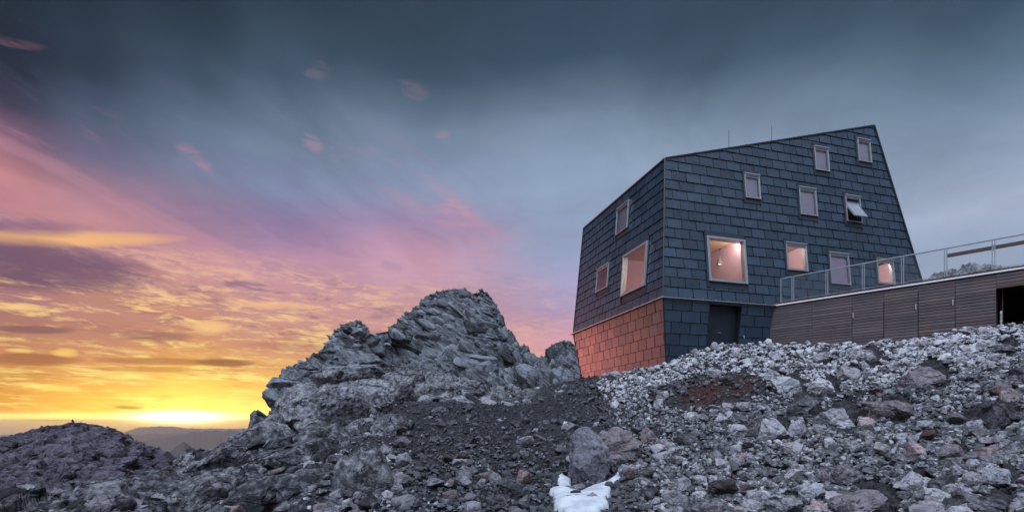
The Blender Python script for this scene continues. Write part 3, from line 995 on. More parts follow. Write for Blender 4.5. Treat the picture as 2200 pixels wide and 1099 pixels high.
def hill_disp(P):
    px = CX + F * P[:, 0] / P[:, 1]
    d1, c1, r1 = blocky(P, 30, 400, (1, 0.8, 1.6), 0.10, 0.25, 0.08, 0.06)
    d2, c2, r2 = blocky(P, 9, 420, (1, 0.7, 2.0), 0.16, 0.35, 0.12, 0.07)
    d3, c3, r3 = blocky(P, 3.2, 440, (1, 0.7, 1.6), 0.2, 0.4, 0.12, 0.08)
    return 0.35 * d1 + 0.4 * d2 + 0.5 * d3 + 2.2 * fbm(P * 0.03, 6, 0.55, 81), 0.4 * r1 + 0.35 * r2 + 0.25 * r3


hill, HR, hpx = ridge_mesh('hill', HSIL, [(-400, 260), (0, 250), (160, 240), (300, 215), (420, 200), (700, 190)], -400, 700, 420,
                           np.concatenate([np.linspace(70, 262, 330), np.linspace(262, 420, 30)[1:]]), [(-400, .2), (0, .22), (160, .26), (300, .2), (700, .15)], -42, M['hill'], hill_disp, 1.0, 0.5)


crag('hill', HR, None, 2600, 1.2, 8.0, HSIL, lambda px: (6, 12), 8, M['hill'], (-60, 420), .40, 1099, alpha=1.5, sink=.36)


def far_ridge(sil, dist, base, width, seed, n=420, jit=1.2):
    sx = np.array([a for a, b in sil], float); sy = np.array([b for a, b in sil], float)
    px = np.linspace(sx[0], sx[-1], n)
    t = np.interp(px, sx, sy) + 2.2 * jit * fbm(np.stack([px / 13, 0 * px, 0 * px], 1), 6, 0.68, seed)
    rows = np.linspace(-1, 1, 25)
    Px, Rr = np.meshgrid(px, rows)
    Y = dist + Rr * width
    zt = (HY - t) / F * dist
    Z = base + (zt - base)[None] * (1 - np.abs(Rr)) ** 1.1
    X = np.stack([(Px - CX) / F * Y, Y, Z], -1)
    X[:, :, 2] += (1 - np.abs(Rr)) * np.abs(Rr) * dist * 0.010 * fbm(X.reshape(-1, 3) / dist * 25, 5, 0.6, seed + 3).reshape(Px.shape)
    o = link('distant_mountains', np_mesh('distant_mountains', X.reshape(-1, 3), grid_faces(*Px.shape), True), M['far'])
    return tag(o, kind='structure')


far_ridge([(300, 985), (352, 973), (366, 968), (376, 960), (386, 953), (395, 948), (403, 954), (412, 960), (425, 966), (450, 972), (480, 985)], 1500, -330, 420, 11, jit=1.6)
far_ridge([(250, 962), (285, 950), (310, 946), (340, 940), (370, 935), (395, 930), (415, 925), (432, 927), (447, 925), (462, 924), (478, 926), (494, 922), (512, 925), (530, 925), (560, 928), (620, 930), (700, 935)], 6500, -500, 2200, 21, jit=1.4)
far_ridge([(230, 944), (270, 935), (286, 931), (305, 934), (325, 930), (345, 932), (380, 928), (420, 932), (520, 936)], 10000, -520, 2500, 31, jit=1.6)
far_ridge([(-60, 938), (-20, 936), (10, 934), (30, 935), (60, 938), (100, 936), (260, 931), (290, 919), (310, 917), (345, 914), (375, 916), (400, 919), (450, 920), (520, 919), (600, 921), (700, 922)], 17000, -560, 3500, 41, jit=1.0)


# ------------------------------------------------------------------ the hut
def v3(*a): return Vector(a)
DL = v3(-0.282, 0.9595, 0).normalized()
DR = v3(0.9595, 0.2817, 0).normalized()
NR = v3(DR.y, -DR.x, 0)      # outwards, towards the camera
NL = v3(-DL.y, DL.x, 0)      # outwards, to the left
ZF = 5.49
F1 = v3(6.656, 23.0, ZF)
TR, TRB = 0.095, 0.14        # lean of the right-hand walls above / below the flashing


def ray(px, py): return v3((px - CX) / F, 1.0, (HY - py) / F)


def lean_left(h, tr, target_px):
    """how far the left wall must lean for the corner to stand at the surveyed column"""
    k = (target_px - CX) / F
    sR = abs(h) * tr
    a = F1 - NR * sR
    # a - NL*s : x = k*y
    return (a.x - k * a.y) / (NL.x - k * NL.y)


def top_corner(sl_h):
    return F1 - NR * (TR * sl_h) + v3(0, 0, sl_h)


h = 6.7
for _ in range(20):
    sL = lean_left(h, TR, 1429)
    P = F1 - NR * (h * TR) - NL * sL + v3(0, 0, h)
    h = (HY - 341) / F * P.y - ZF
TL = sL / h
T1 = P.copy()
hb = -3.2
sLb = lean_left(hb, TRB, 1432)
TLB = sLb / abs(hb)

class Plane:
    def __init__(s, o, u, lean_n, tan, up=1):
        """wall plane through o along u, leaning inwards by tan per metre away from the flashing"""
        s.o, s.u = o, u.normalized()
        s.v = (v3(0, 0, 1) - lean_n * (tan if up > 0 else -tan)).normalized()
        s.n = s.u.cross(s.v).normalized()
    def at(s, u, v, d=0.0): return s.o + s.u * u + s.v * v + s.n * d
    def hit(s, px, py):
        r = ray(px, py)
        p = r * (s.o.dot(s.n) / r.dot(s.n))
        return (p - s.o).dot(s.u), (p - s.o).dot(s.v)
    def uv(s, p): return ((p - s.o).dot(s.u), (p - s.o).dot(s.v))


RU = Plane(F1, DR, NR, TR, 1)          # right upper wall
LEN_L = 10.0
F0 = F1 + DL * LEN_L
LU = Plane(F0, -DL, NL, TL, 1)         # left upper wall
RB = Plane(F1, DR, NR, TRB, -1)        # right base wall (v runs up, so base is at negative v)
LB = Plane(F0, -DL, NL, TLB, -1)
EPX = 2003
k_ = (EPX - CX) / F
LEN_R = (F1.x - k_ * F1.y) / (k_ * DR.y - DR.x)
F2 = F1 + DR * LEN_R
T2 = RU.at(*RU.hit(1877, 270.5))
T0 = LU.at(*LU.hit(1254.5, 491))
T0.z = T1.z
# the far sides, unseen: close the body
T3 = T2 + DL * 6.5
F3 = F2 + DL * 9.0
HB = 4.2
B1 = F1 - NR * (HB * TRB) - NL * (HB * TLB) - v3(0, 0, HB)
B0 = F0 - NL * (HB * TLB) - DL * (HB * 0.13) - v3(0, 0, HB)
B2 = F2 - NR * (HB * TRB) - DR * (HB * 0.12) - v3(0, 0, HB)
B3 = F3 - DL * (HB * 0.12) - DR * (HB * 0.12) - v3(0, 0, HB)

hut = empty('mountain_hut', (F1.x, F1.y, 2.6))
tag(hut, 'angular dark slate-clad mountain hut with lit windows and a rust-red glow on its base', 'hut')
bpy.context.view_layer.update()


def child(o, root):
    o.parent = root
    o.matrix_parent_inverse = Matrix.Translation(-root.location)
    return o


def clip_poly(pts, poly):
    """Sutherland-Hodgman: pts clipped to the convex counter-clockwise poly"""
    out = pts
    for i in range(len(poly)):
        a, b = poly[i], poly[(i + 1) % len(poly)]
        ins = lambda p: (b[0] - a[0]) * (p[1] - a[1]) - (b[1] - a[1]) * (p[0] - a[0]) >= -1e-9
        res = []
        for j in range(len(out)):
            p, q = out[j], out[(j + 1) % len(out)]
            ip, iq = ins(p), ins(q)
            if ip: res.append(p)
            if ip != iq:
                d1 = (b[0] - a[0]) * (p[1] - a[1]) - (b[1] - a[1]) * (p[0] - a[0])
                d2 = (b[0] - a[0]) * (q[1] - a[1]) - (b[1] - a[1]) * (q[0] - a[0])
                t = d1 / (d1 - d2)
                res.append((p[0] + (q[0] - p[0]) * t, p[1] + (q[1] - p[1]) * t))
        out = res
        if len(out) < 3: return []
    return out


def minus(rects, hole):
    res = []
    hx0, hy0, hx1, hy1 = hole
    for (a, b, c, d) in rects:
        if c <= hx0 or a >= hx1 or d <= hy0 or b >= hy1:
            res.append((a, b, c, d)); continue
        if a < hx0: res.append((a, b, hx0, d))
        if c > hx1: res.append((hx1, b, c, d))
        m0, m1 = max(a, hx0), min(c, hx1)
        if b < hy0: res.append((m0, b, m1, hy0))
        if d > hy1: res.append((m0, hy1, m1, d))
    return [r for r in res if r[2] - r[0] > 0.004 and r[3] - r[1] > 0.004]


def cladding(name, pl, poly, holes, tw, th, v_from, seed, stag=0.5, lift=0.034, gap=0.042):
    """overlapping slate panels laid in staggered courses over a backing sheet"""
    rnd = random.Random(seed)
    mb = MB()
    us = [p[0] for p in poly]; vs = [p[1] for p in poly]
    u0, u1, va, vb = min(us), max(us), min(vs), max(vs)
    area = sum(poly[i][0] * poly[(i + 1) % len(poly)][1] - poly[(i + 1) % len(poly)][0] * poly[i][1] for i in range(len(poly)))
    if area < 0: poly = poly[::-1]
    k0 = math.floor((va - v_from) / th) - 1
    for k in range(k0, k0 + int((vb - va) / th) + 4):
        y0 = v_from + k * th; y1 = y0 + th
        ph = (k * stag % 1.0) * tw
        j = math.floor((u0 - ph) / tw) - 1
        while ph + j * tw < u1:
            x0 = ph + j * tw; x1 = x0 + tw
            tint = min(1, max(0, rnd.gauss(0.5, 0.24)))
            skew = rnd.uniform(-0.006, 0.006); lf = lift * rnd.uniform(0.75, 1.35)
            full = [(x0, y0, x1, y1)]; face = [(x0 + gap / 2, y0 + gap * .25, x1 - gap / 2, y1 - gap * .15)]
            for hh in holes:
                full = minus(full, hh); face = minus(face, hh)
            for r in full:
                c = clip_poly([(r[0], r[1]), (r[2], r[1]), (r[2], r[3]), (r[0], r[3])], poly)
                if c: mb.poly([pl.at(a, b, -0.004) for a, b in c], -0.85)
            for r in face:
                c = clip_poly([(r[0], r[1]), (r[2], r[1]), (r[2], r[3]), (r[0], r[3])], poly)
                if not c: continue
                def off(a, b):
                    t = (b - y0) / th
                    return 0.004 + lf * (1 - t) + skew * ((a - x0) / tw - 0.5)
                front = [pl.at(a, b, off(a, b)) for a, b in c]
                mb.poly(front, tint)
                n = len(c)
                for i in range(n):
                    a, b = c[i], c[(i + 1) % n]
                    mb.poly([pl.at(a[0], a[1], -0.003), pl.at(b[0], b[1], -0.003), front[(i + 1) % n], front[i]], -0.5)
            j += 1
    return child(mb.build(name, M['slate']), hut)


def rect_from(pl, l, t, r, b):
    """window rectangle on a wall plane from mid-edge columns and rows in the photograph"""
    cxm, cym = (l + r) / 2, (t + b) / 2
    u0 = pl.hit(l, cym)[0]; u1 = pl.hit(r, cym)[0]
    v1 = pl.hit(cxm, t)[1]; v0 = pl.hit(cxm, b)[1]
    return (u0, v0, u1, v1)


WR = [  # left, top, right, bottom at mid edges; kind
    (1598.0, 378.5, 1630.0, 428.0, 'blind'), (1748.0, 320.5, 1777.5, 368.5, 'blind'), (1840.3, 303.5, 1867.8, 349.5, 'blind'),
    (1715.5, 407.5, 1751.5, 464.0, 'blind'), (1814.5, 424.5, 1846.5, 478.5, 'open'),
    (1518.0, 513.0, 1600.0, 608.0, 'big'), (1687.0, 526.0, 1731.0, 582.5, 'rose'), (1781.0, 547.0, 1822.0, 611.5, 'blind2'), (1882.0, 560.0, 1917.5, 611.0, 'lit')]
WL = [(1327.8, 443.5, 1351.8, 496.5, 'blind'), (1341.0, 535.5, 1391.0, 624.5, 'big'), (1285.0, 575.0, 1308.8, 622.0, 'rose')]
RR = [rect_from(RU, *w[:4]) for w in WR]
RLs = [rect_from(LU, *w[:4]) for w in WL]

polyRU = [(0, 0), (LEN_R, 0), RU.uv(T2), RU.uv(T1)]
polyLU = [(0, 0), (LEN_L, 0), LU.uv(T1), LU.uv(T0)]
polyRB = [RB.uv(B1), RB.uv(B2), (LEN_R, 0), (0, 0)]
polyLB = [LB.uv(B0), LB.uv(B1), (LEN_L, 0), (0, 0)]
TH, TW = 0.455, 0.76
dl, dt, dr_, db = RB.hit(1521, 700)[0], RB.hit(1553, 655.5)[1], RB.hit(1588, 700)[0], -2.6
door_hole = (dl, db, dr_, dt)
cladding('upper_wall', RU, polyRU, RR, TW, TH, 0.02, 1)
cladding('upper_wall', LU, polyLU, RLs, TW * 0.96, TH, 0.02, 2)
cladding('base_wall', RB, polyRB, [door_hole], TW * 1.3, TH * 1.12, -0.03, 3)
cladding('base_wall', LB, polyLB, [], TW * 0.98, TH * 1.12, -0.03, 4)
# walls away from the camera and the roof
ES = Plane(F2, DL, DR, 0.0)
for nm, q in (('end_wall', [F2, F3, T3, T2]), ('back_wall', [F3, F0, T0, T3]), ('end_wall', [B2, B3, F3, F2]), ('back_wall', [B3, B0, F0, F3])):
    mb = MB()
    n_ = 14
    for i in range(n_):
        a, b = i / n_, (i + 1) / n_
        mb.poly([q[0].lerp(q[3], a), q[1].lerp(q[2], a), q[1].lerp(q[2], b), q[0].lerp(q[3], b)], random.random())
    child(mb.build(nm, M['slate']), hut)
mb = MB()
up = (T1 - T0).cross(T2 - T0).normalized()
if up.z < 0: up = -up
for a, b in ((T0, T1), (T1, T2), (T2, T3), (T3, T0)):
    mb.bar(a + up * 0.01, b + up * 0.01, 0.12, 0.07, up=tuple(up))
mb.poly([p + up * 0.03 for p in (T0, T1, T2, T3)])
roof = child(mb.build('roof', M['dark']), hut)
for q0, q1, ts, sd in ((T1, T2, np.linspace(0.06, 0.97, 13), DL), (T1, T0, np.linspace(0.08, 0.92, 9), DR)):
    for t in ts:
        mb = MB()
        p = q0.lerp(q1, t) + up * 0.05 + sd * 0.1
        mb.box(p, DR * 0.10, DL * 0.10, up * 0.065); mb.box(p + up * .065 + DR * .035 + DL * .035, DR * .03, DL * .03, up * .03)
        o = child(mb.build('snow_guard', M['dark']), hut); o.parent = roof
# corner trims
for a_, b_, n_, w_ in ((F1, T1, NR + NL, .055), (F1, B1, NR + NL, .055), (F2, T2, NR * 1.6, .09), (F0, T0, NL, .07), (F0, B0, NL, .07)):
    mb = MB(); mb.bar(a_ + n_ * 0.011, b_ + n_ * 0.011, w_, w_, up=tuple(n_.normalized()))
    child(mb.build('corner_trim', M['dark']), hut)
# drip flashing between upper and base walls, in lengths with small clips
mb = MB()
def flash(a, b, n, u):
    L = (b - a).length; k = max(1, round(L / 0.72))
    for i in range(k):
        p, q = a.lerp(b, i / k), a.lerp(b, (i + 1) / k)
        p = p + (q - p).normalized() * 0.004
        w = n * 0.15
        mb.hexa([p - v3(0, 0, .055) + w * .0, q - v3(0, 0, .055), q - v3(0, 0, .055) + w, p - v3(0, 0, .055) + w,
                 p + v3(0, 0, .01), q + v3(0, 0, .01), q + w - v3(0, 0, .02), p + w - v3(0, 0, .02)])
        mb.box(p + w * 0.98 + v3(0, 0, -.018), (q - p).normalized() * 0.03, n * 0.012, v3(0, 0, .03))
flash(F1 + NL * 0.12, F1 + DR * (LEN_R * 0.372), NR, 1)
flash(F1, F0 + DL * 0.28, NL, 1)
child(mb.build('drip_flashing', M['trim']), hut)

for i, (px, py0, py1) in enumerate(((1566, 280, 319), (1658, 270, 302))):
    # rods on the roof a little behind its front edge
    r = ray(px, py1)
    t = (T1 + up * 0.03).dot(up) / r.dot(up)
    b = T1.lerp(T2, (px - 1430) / 447 * 0.93) + DL * 0.35
    Yb = b.y
    base_p = v3((px - CX) / F * Yb, Yb, b.z)
    mb = MB()
    mb.tube(base_p - v3(0, 0, .25), v3(base_p.x, base_p.y, (HY - py0) / F * Yb), 0.014, 0.010, 6)
    child(mb.build('lightning_rod', M['dark']), hut)
mb = MB(); b = T1.lerp(T2, 0.965) + DL * 0.15
mb.tube(b, b + v3(0, 0, .28), 0.012, 0.008, 6)
child(mb.build('lightning_rod', M['dark']), hut)


def window(pl, rc, kind):
    u0, v0, u1, v1 = rc
    w, hgt = u1 - u0, v1 - v0
    big = kind == 'big'
    fw = 0.105 if big else 0.055
    dep = 0.15 if big else 0.12
    mb = MB()
    def pbox(m, a, b, c, d, z0, z1):
        m.box(pl.at(a, b, z0), pl.u * (c - a), pl.v * (d - b), pl.n * (z1 - z0))
    pbox(mb, u0, v0, u0 + fw, v1, -0.12, dep)
    pbox(mb, u1 - fw, v0, u1, v1, -0.12, dep)
    pbox(mb, u0 + fw, v0, u1 - fw, v0 + fw, -0.12, dep)
    pbox(mb, u0 + fw, v1 - fw, u1 - fw, v1, -0.12, dep)
    if not big:   # hood over the top of the roof windows
        pbox(mb, u0 - 0.012, v1 + 0.002, u1 + 0.012, v1 + 0.062, 0.0, dep + 0.035)
        pbox(mb, u0 + fw + .002, v1 - 0.10, u1 - fw - .002, v1 - fw - .002, 0.0, dep - 0.03)
    fr = child(mb.build('window', M['frame'], bevel=0.006), hut)
    # dark flashing round it: a tall upstand on the left, an apron with a short one on the right
    md = MB()
    e = 0.30 if big else 0.24
    pbox(md, u0 - 0.075, v0 - e * 0.9, u0 - 0.012, v1 + e, 0.03, dep * 0.62)
    pbox(md, u1 + 0.012, v0 - e * 1.25, u1 + 0.055, v1 - hgt * 0.02, 0.03, 0.055)
    pbox(md, u0 - 0.012, v0 - e * 0.95, u1 + 0.012, v0 - 0.002, 0.032, 0.044)
    pbox(md, u0 - 0.012, v1 + (0.064 if not big else 0.004), u1 + 0.012, v1 + e * 0.95, 0.034, 0.046)
    fl = child(md.build('flashing', M['flash']), hut)
    fl.parent = fr; fl.matrix_parent_inverse = Matrix()
    def sub(m, name, mat):
        o = m.build(name, mat); o.parent = fr; return o
    if kind != 'open':
        mg = MB()
        mg.poly([pl.at(a, b, dep - .06) for a, b in ((u0 + fw, v0 + fw), (u1 - fw, v0 + fw), (u1 - fw, v1 - fw), (u0 + fw, v1 - fw))])
        sub(mg, 'pane', M['glass'])
        if not big:
            ms = MB(); s = 0.035; z1 = dep - 0.03
            a0, b0, a1, b1 = u0 + fw + .003, v0 + fw + .003, u1 - fw - .003, v1 - 0.103
            pbox(ms, a0, b0, a0 + s, b1, dep - .1, z1); pbox(ms, a1 - s, b0, a1, b1, dep - .1, z1)
            pbox(ms, a0 + s, b0, a1 - s, b0 + s, dep - .1, z1); pbox(ms, a0 + s, b1 - s, a1 - s, b1, dep - .1, z1)
            sub(ms, 'sash', M['sash'])
    if kind in ('blind', 'blind2'):
        ml = MB()
        pbox(ml, u0 + fw, v0 + fw, u1 - fw, v1 - fw, dep - .125, dep - .12)
        sub(ml, 'blind', M['blind'] if kind == 'blind' else M['blind_rose'])
    if kind == 'open':
        # centre-hung sash: its lower half swings out
        piv = pl.at(u0, v0 + hgt * 0.62, dep - 0.06)
        ang = math.radians(27)
        vv = (pl.v * math.cos(ang) - pl.n * math.sin(ang)).normalized()
        nn = pl.u.cross(vv).normalized()
        ms = MB(); s = 0.05
        lo, hi = -hgt * 0.60, hgt * 0.30
        a0, a1 = fw + .01, w - fw - .01
        def q(m, a, b, c, d, z0, z1): m.box(piv + pl.u * a + vv * b + nn * z0, pl.u * (c - a), vv * (d - b), nn * (z1 - z0))
        q(ms, a0, lo, a0 + s, hi, 0, .06); q(ms, a1 - s, lo, a1, hi, 0, .06); q(ms, a0 + s, lo, a1 - s, lo + s, 0, .06); q(ms, a0 + s, hi - s, a1 - s, hi, 0, .06)
        sub(ms, 'sash', M['frame'])
        mg = MB(); q(mg, a0 + s, lo + s, a1 - s, hi - s, .02, .035)
        sub(mg, 'pane', M['sashglass'])
        mbk = MB()
        mbk.bar(pl.at(u0 + fw, v0 + .12, .02), piv + pl.u * (a0 + .02) + vv * (lo * .55), 0.02)
        sub(mbk, 'stay', M['dark'])
    return fr


M['flash'] = simple('window_flashing_sheet', (0.030, 0.042, 0.056, 1), 0.42, 0.1, 0.2, 5)
M['sash'] = simple('sash_metal', (0.20, 0.21, 0.23, 1), 0.4, 0.4, 0.1, 9)
M['blind_rose'] = simple('pale_rose_blind', (0.84, 0.74, 0.86, 1), 0.8, 0, 0.06, 2)
_m, _n, _p = material('opened_sash_glass')
_p.inputs['Base Color'].default_value = (0.30, 0.33, 0.38, 1); _p.inputs['Roughness'].default_value = 0.08; _p.inputs['Specular IOR Level'].default_value = 1.0  # pale base colour carries the sky's reflection in the tilted pane
M['sashglass'] = _m
for rc, wdat in zip(RR, WR): window(RU, rc, wdat[4])
for rc, wdat in zip(RLs, WL): window(LU, rc, wdat[4])

# recessed door in the base
mb = MB()
din = 0.30
def rbox(m, a, b, c, d, z0, z1, pl=RB): m.box(pl.at(a, b, z0), pl.u * (c - a), pl.v * (d - b), pl.n * (z1 - z0))
rbox(mb, dl, db, dr_, dt - .03, -din - .05, -din)
for k in range(1, 5):
    v = db + (dt - db) * k / 5
    rbox(mb, dl + .05, v, dr_ - .05, v + .012, -din + .001, -din + .006)
door = child(mb.build('door', M['door']), hut)
mb = MB()
rbox(mb, dl - .035, db, dl, dt + .035, -din - .05, .035); rbox(mb, dr_, db, dr_ + .035, dt + .035, -din - .05, .035); rbox(mb, dl, dt, dr_, dt + .035, -din - .05, .035)
o = mb.build('frame', M['dark']); o.parent = door
mb = MB()
hu, hv = RB.hit(1553, 714)
mb.bar(RB.at(hu - .07, hv, -din + .05), RB.at(hu + .07, hv, -din + .05), .03); mb.bar(RB.at(hu - .06, hv, -din), RB.at(hu - .06, hv, -din + .05), .03)
o = mb.build('handle', M['trim']); o.parent = door
mb = MB()
hu, hv = RB.hit(1595.5, 722)
mb.tube(RB.at(hu, hv, .0), RB.at(hu, hv, .12), .03); mb.tube(RB.at(hu, hv, .10), RB.at(hu, hv - .10, .12), .018); mb.tube(RB.at(hu - .05, hv + .03, .08), RB.at(hu + .05, hv + .03, .08), .012)
child(mb.build('water_tap', M['trim']), hut)

# rooms behind the glass: timber ceiling, plaster walls, floor
def inside(u, v, d): return F1 + DR * u + DL * v + v3(0, 0, d)
mb = MB()
zf, zc = 0.08, 3.25
mb.box(inside(0.75, 0.75, zc), DR * 4.0, DL * 4.4, v3(0, 0, .05))
mb.box(inside(4.85, 0.75, zc), DR * (LEN_R - 6.2), DL * 4.4, v3(0, 0, .05))
child(mb.build('ceiling', M['wood_in']), hut)
mb = MB()
mb.box(inside(.1, .1, zf - .06), DR * (LEN_R - .4), DL * (LEN_L - .4), v3(0, 0, .05))
child(mb.build('floor', M['wood_in']), hut)
mb = MB()
H_ = v3(0, 0, zc - zf - .01)
mb.box(inside(.6, 5.15, zf), DR * (LEN_R - 1.5), DL * .08, H_)            # rear wall
for u in (4.75, 8.4, 11.2, LEN_R - 1.0):
    mb.box(inside(u, .42, zf), DR * .08, DL * 4.7, H_)
mb.box(inside(.6, 5.24, zf), DR * .08, DL * 3.5, H_)
mb.box(inside(.75, 7.0, zf), DR * 3.0, DL * .08, H_)
child(mb.build('interior_wall', M['wall_in']), hut)
mb = MB()
mb.box(inside(1.2, 1.2, zc + .25), DR * (LEN_R - 3.5), DL * 6, v3(0, 0, .05))
for u, v0_, z0_ in ((10.6, 1.0, 3.6),): mb.box(inside(u, v0_ + 1.4, z0_), DR * 4.2, DL * .05, v3(0, 0, 3.4))
child(mb.build('attic_floor', M['black']), hut)
# furniture in the corner room
mb = MB()
a = inside(3.1, 3.2, zf)
mb.box(a + v3(0, 0, .9), DR * 1.3, DL * .05, v3(0, 0, .75)); mb.box(a, DR * .06, DL * .05, v3(0, 0, .9)); mb.box(a + DR * 1.24, DR * .06, DL * .05, v3(0, 0, .9)); mb.box(a + v3(0, 0, .42), DR * 1.3, DL * -.5, v3(0, 0, .06))
bench = mb.build('bench', simple('dark_bench_wood', (0.20, 0.14, 0.14, 1), .6))
tag(bench, 'dark high-backed bench seen through the big square window', 'bench')


def lamp(p, label, watts, drop=1.1):
    r = empty('pendant_lamp', tuple(p))
    tag(r, label, 'lamp', 'pendant lamps inside the hut')
    z = v3(0, 0, 1)
    mb = MB(); mb.tube(p, p - z * drop, .010, n=6); mb.tube(p, p - z * .04, .05)
    child(mb.build('cord', M['cable']), r)
    mb = MB(); mb.tube(p - z * (drop - .10), p - z * (drop + .06), .030, .045, 14)
    child(mb.build('socket', M['lampshade']), r)
    mb = MB(); n_ = 20      # open above and below
    for k in range(n_):
        a0, a1 = 2 * math.pi * k / n_, 2 * math.pi * (k + 1) / n_
        c0, c1 = v3(math.cos(a0), math.sin(a0), 0), v3(math.cos(a1), math.sin(a1), 0)
        mb.poly([p - z * (drop + .02) + c0 * .10, p - z * (drop + .02) + c1 * .10, p - z * (drop + .30) + c1 * .155, p - z * (drop + .30) + c0 * .155])
    child(mb.build('lamp_shade', M['lampshade']), r)
    bm = bmesh.new(); bmesh.ops.create_icosphere(bm, subdivisions=2, radius=.055, matrix=Matrix.Translation(p - z * (drop + .24)))
    me = bpy.data.meshes.new('bulb'); bm.to_mesh(me); bm.free()
    child(link('bulb', me, M['bulb']), r)
    # added fill light, hidden by the window head, brightens room and ceiling
    fp = p - F1
    u_ = fp.dot(DR)
    l = bpy.data.lights.new('room_fill_light', 'POINT'); l.energy = watts * 1.7; l.color = (1.0, .84, .66); l.shadow_soft_size = .05
    lo = bpy.data.objects.new('room_fill_light', l); lo.location = inside(u_ + (.55 if u_ < 3 else 0), .62, zc - .16); C.objects.link(lo); child(lo, r)


def lamp_at(px, py, inset, along_right, label, watts):
    """hang a lamp where the photograph shows it, at a distance behind the wall"""
    r = ray(px, py)
    n, o = (NR, F1) if along_right else (NL, F1)
    t = (o.dot(n) - inset) / r.dot(n)
    p = r * t
    lamp(v3(p.x, p.y, ZF + zc - .01), label, watts, max(.3, ZF + zc - .01 - p.z - .25))


lamp_at(1546, 566, 2.2, True, 'dark pendant lamp on a cord behind the big square window facing the gravel', 85)
lamp(inside(6.8, 2.2, zc - .01), 'pendant lamp lighting the room behind the small pink window', 50, .5)
lamp(inside(12.9, 2.4, zc - .01), 'pendant lamp lighting the room behind the glowing yellow window by the railing', 110, .5)
lamp(inside(2.0, 6.2, zc - .01), 'pendant lamp lighting the room behind the small left window of the rust-red side', 40, .5)


# ------------------------------------------------------------------ the timber annex and its terrace
E = v3(0.693, -0.721, 0).normalized()
W0 = v3(12.37, 24.68, 0)
AX = Plane(W0, E, v3(0, 0, 0), 0.0)
NA = AX.n
def apx(px, z=None):
    k = (px - CX) / F
    return (W0.x - k * W0.y) / (k * E.y - E.x)
annex = empty('timber_annex', tuple(W0 + E * 4 + v3(0, 0, 3.0)))
tag(annex, 'long dark weathered timber annex with storage doors and a flat terrace roof joining the hut', 'annex')


def abox(m, a, b, c, d, z0, z1, tint=0.5, uvo=(0, 0)): m.box(AX.at(a, b, z0), AX.u * (c - a), AX.n * (z1 - z0), AX.v * (d - b), tint, uvo)


BH = 0.118
ZT = 5.40
ZB = 2.2
rb = random.Random(4)
seams = [apx(p) for p in (1830.5, 1899.0, 1972.5, 2052.5)]
ZD = [4.93, 5.16]
op_l, op_t = apx(2140), 4.95
mb = MB()
doors = [MB(), MB(), MB()]
nb = int((ZT - ZB) / BH)
joints = [-0.75, apx(1745), seams[0], seams[1], seams[2], seams[3], op_l]
for k in range(nb):
    b = ZT - (k + 1) * BH; t = b + BH - 0.021
    dep = 0.0
    mid = (b + t) / 2
    for i in range(len(joints) - 1):
        a, c = joints[i] + .004, joints[i + 1] - .004
        isdoor = 2 <= i <= 4 and mid < (4.90 if i == 2 else 5.12)
        if isdoor: a += .012; c -= .012
        tgt = doors[i - 2] if isdoor else mb
        tn = min(1, max(0, rb.gauss(.5, .22)))
        abox(tgt, a, b, c, t, -.02 + (0.006 if isdoor else 0), .008 + rb.uniform(-.003, .003) + (0.004 if isdoor else 0), tn, (rb.uniform(0, 50), rb.uniform(0, 50)))
    if mid > op_t:
        abox(mb, op_l + .004, b, 16.0, t, -.02, .008, rb.random(), (rb.uniform(0, 50), rb.uniform(0, 50)))
mbk = MB()
abox(mbk, -0.75, ZB, op_l, ZT, -.06, -.0215, 0.0)
abox(mbk, op_l, op_t, 16.0, ZT, -.06, -.0215, 0.0)
child(mbk.build('backing', M['black']), annex)
for u in joints[1:-1]:     # rows of screw heads show as fine dots
    pass
child(mb.build('cladding', M['timber'], bevel=0.0), annex)
for i, d in enumerate(doors):
    dd_ = child(d.build('door', M['timber']), annex)
    hx = [seams[0], seams[2], seams[3]][i]
    hz = [(HY - 678), (HY - 659), (HY - 649)][i] / F * AX.at(hx, 0).y
    mh = MB()
    abox(mh, hx + (.03 if i == 0 else -.09), hz - .11, hx + (.07 if i == 0 else -.05), hz + .11, .012, .045)
    o = mh.build('handle', M['trim'], bevel=.006); o.parent = dd_
mb = MB()
for u in joints[1:-1]:
    for dx_ in (-.05, .05):
        for k in range(nb):
            b = ZT - (k + .5) * BH
            abox(mb, u + dx_ - .006, b - .006, u + dx_ + .006, b + .006, .004, .0135)
o = child(mb.build('screw_head', M['galv']), annex); o['kind'] = 'stuff'
mb = MB(); abox(mb, -.32, ZT + .030, 16.0, ZT + .090, -.05, .07)
child(mb.build('edge_strip', M['white']), annex)
mb = MB(); abox(mb, op_l - .002, op_t - .09, 16.0, op_t - .004, -.10, .012); abox(mb, op_l - .06, ZB, op_l - .002, op_t - .004, -.9, -.022)
child(mb.build('lintel', M['rusty']), annex)
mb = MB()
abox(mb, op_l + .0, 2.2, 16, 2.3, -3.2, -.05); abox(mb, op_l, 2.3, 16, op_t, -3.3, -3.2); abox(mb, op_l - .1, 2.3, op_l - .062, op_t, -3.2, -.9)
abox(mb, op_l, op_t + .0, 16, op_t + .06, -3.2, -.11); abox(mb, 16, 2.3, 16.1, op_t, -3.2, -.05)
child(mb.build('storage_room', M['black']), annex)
mb = MB(); ul = apx(2152.5); abox(mb, ul, 2.3, ul + .016, op_t - .10, -.30, -.27)
child(mb.build('door_rail', M['rusty']), annex)
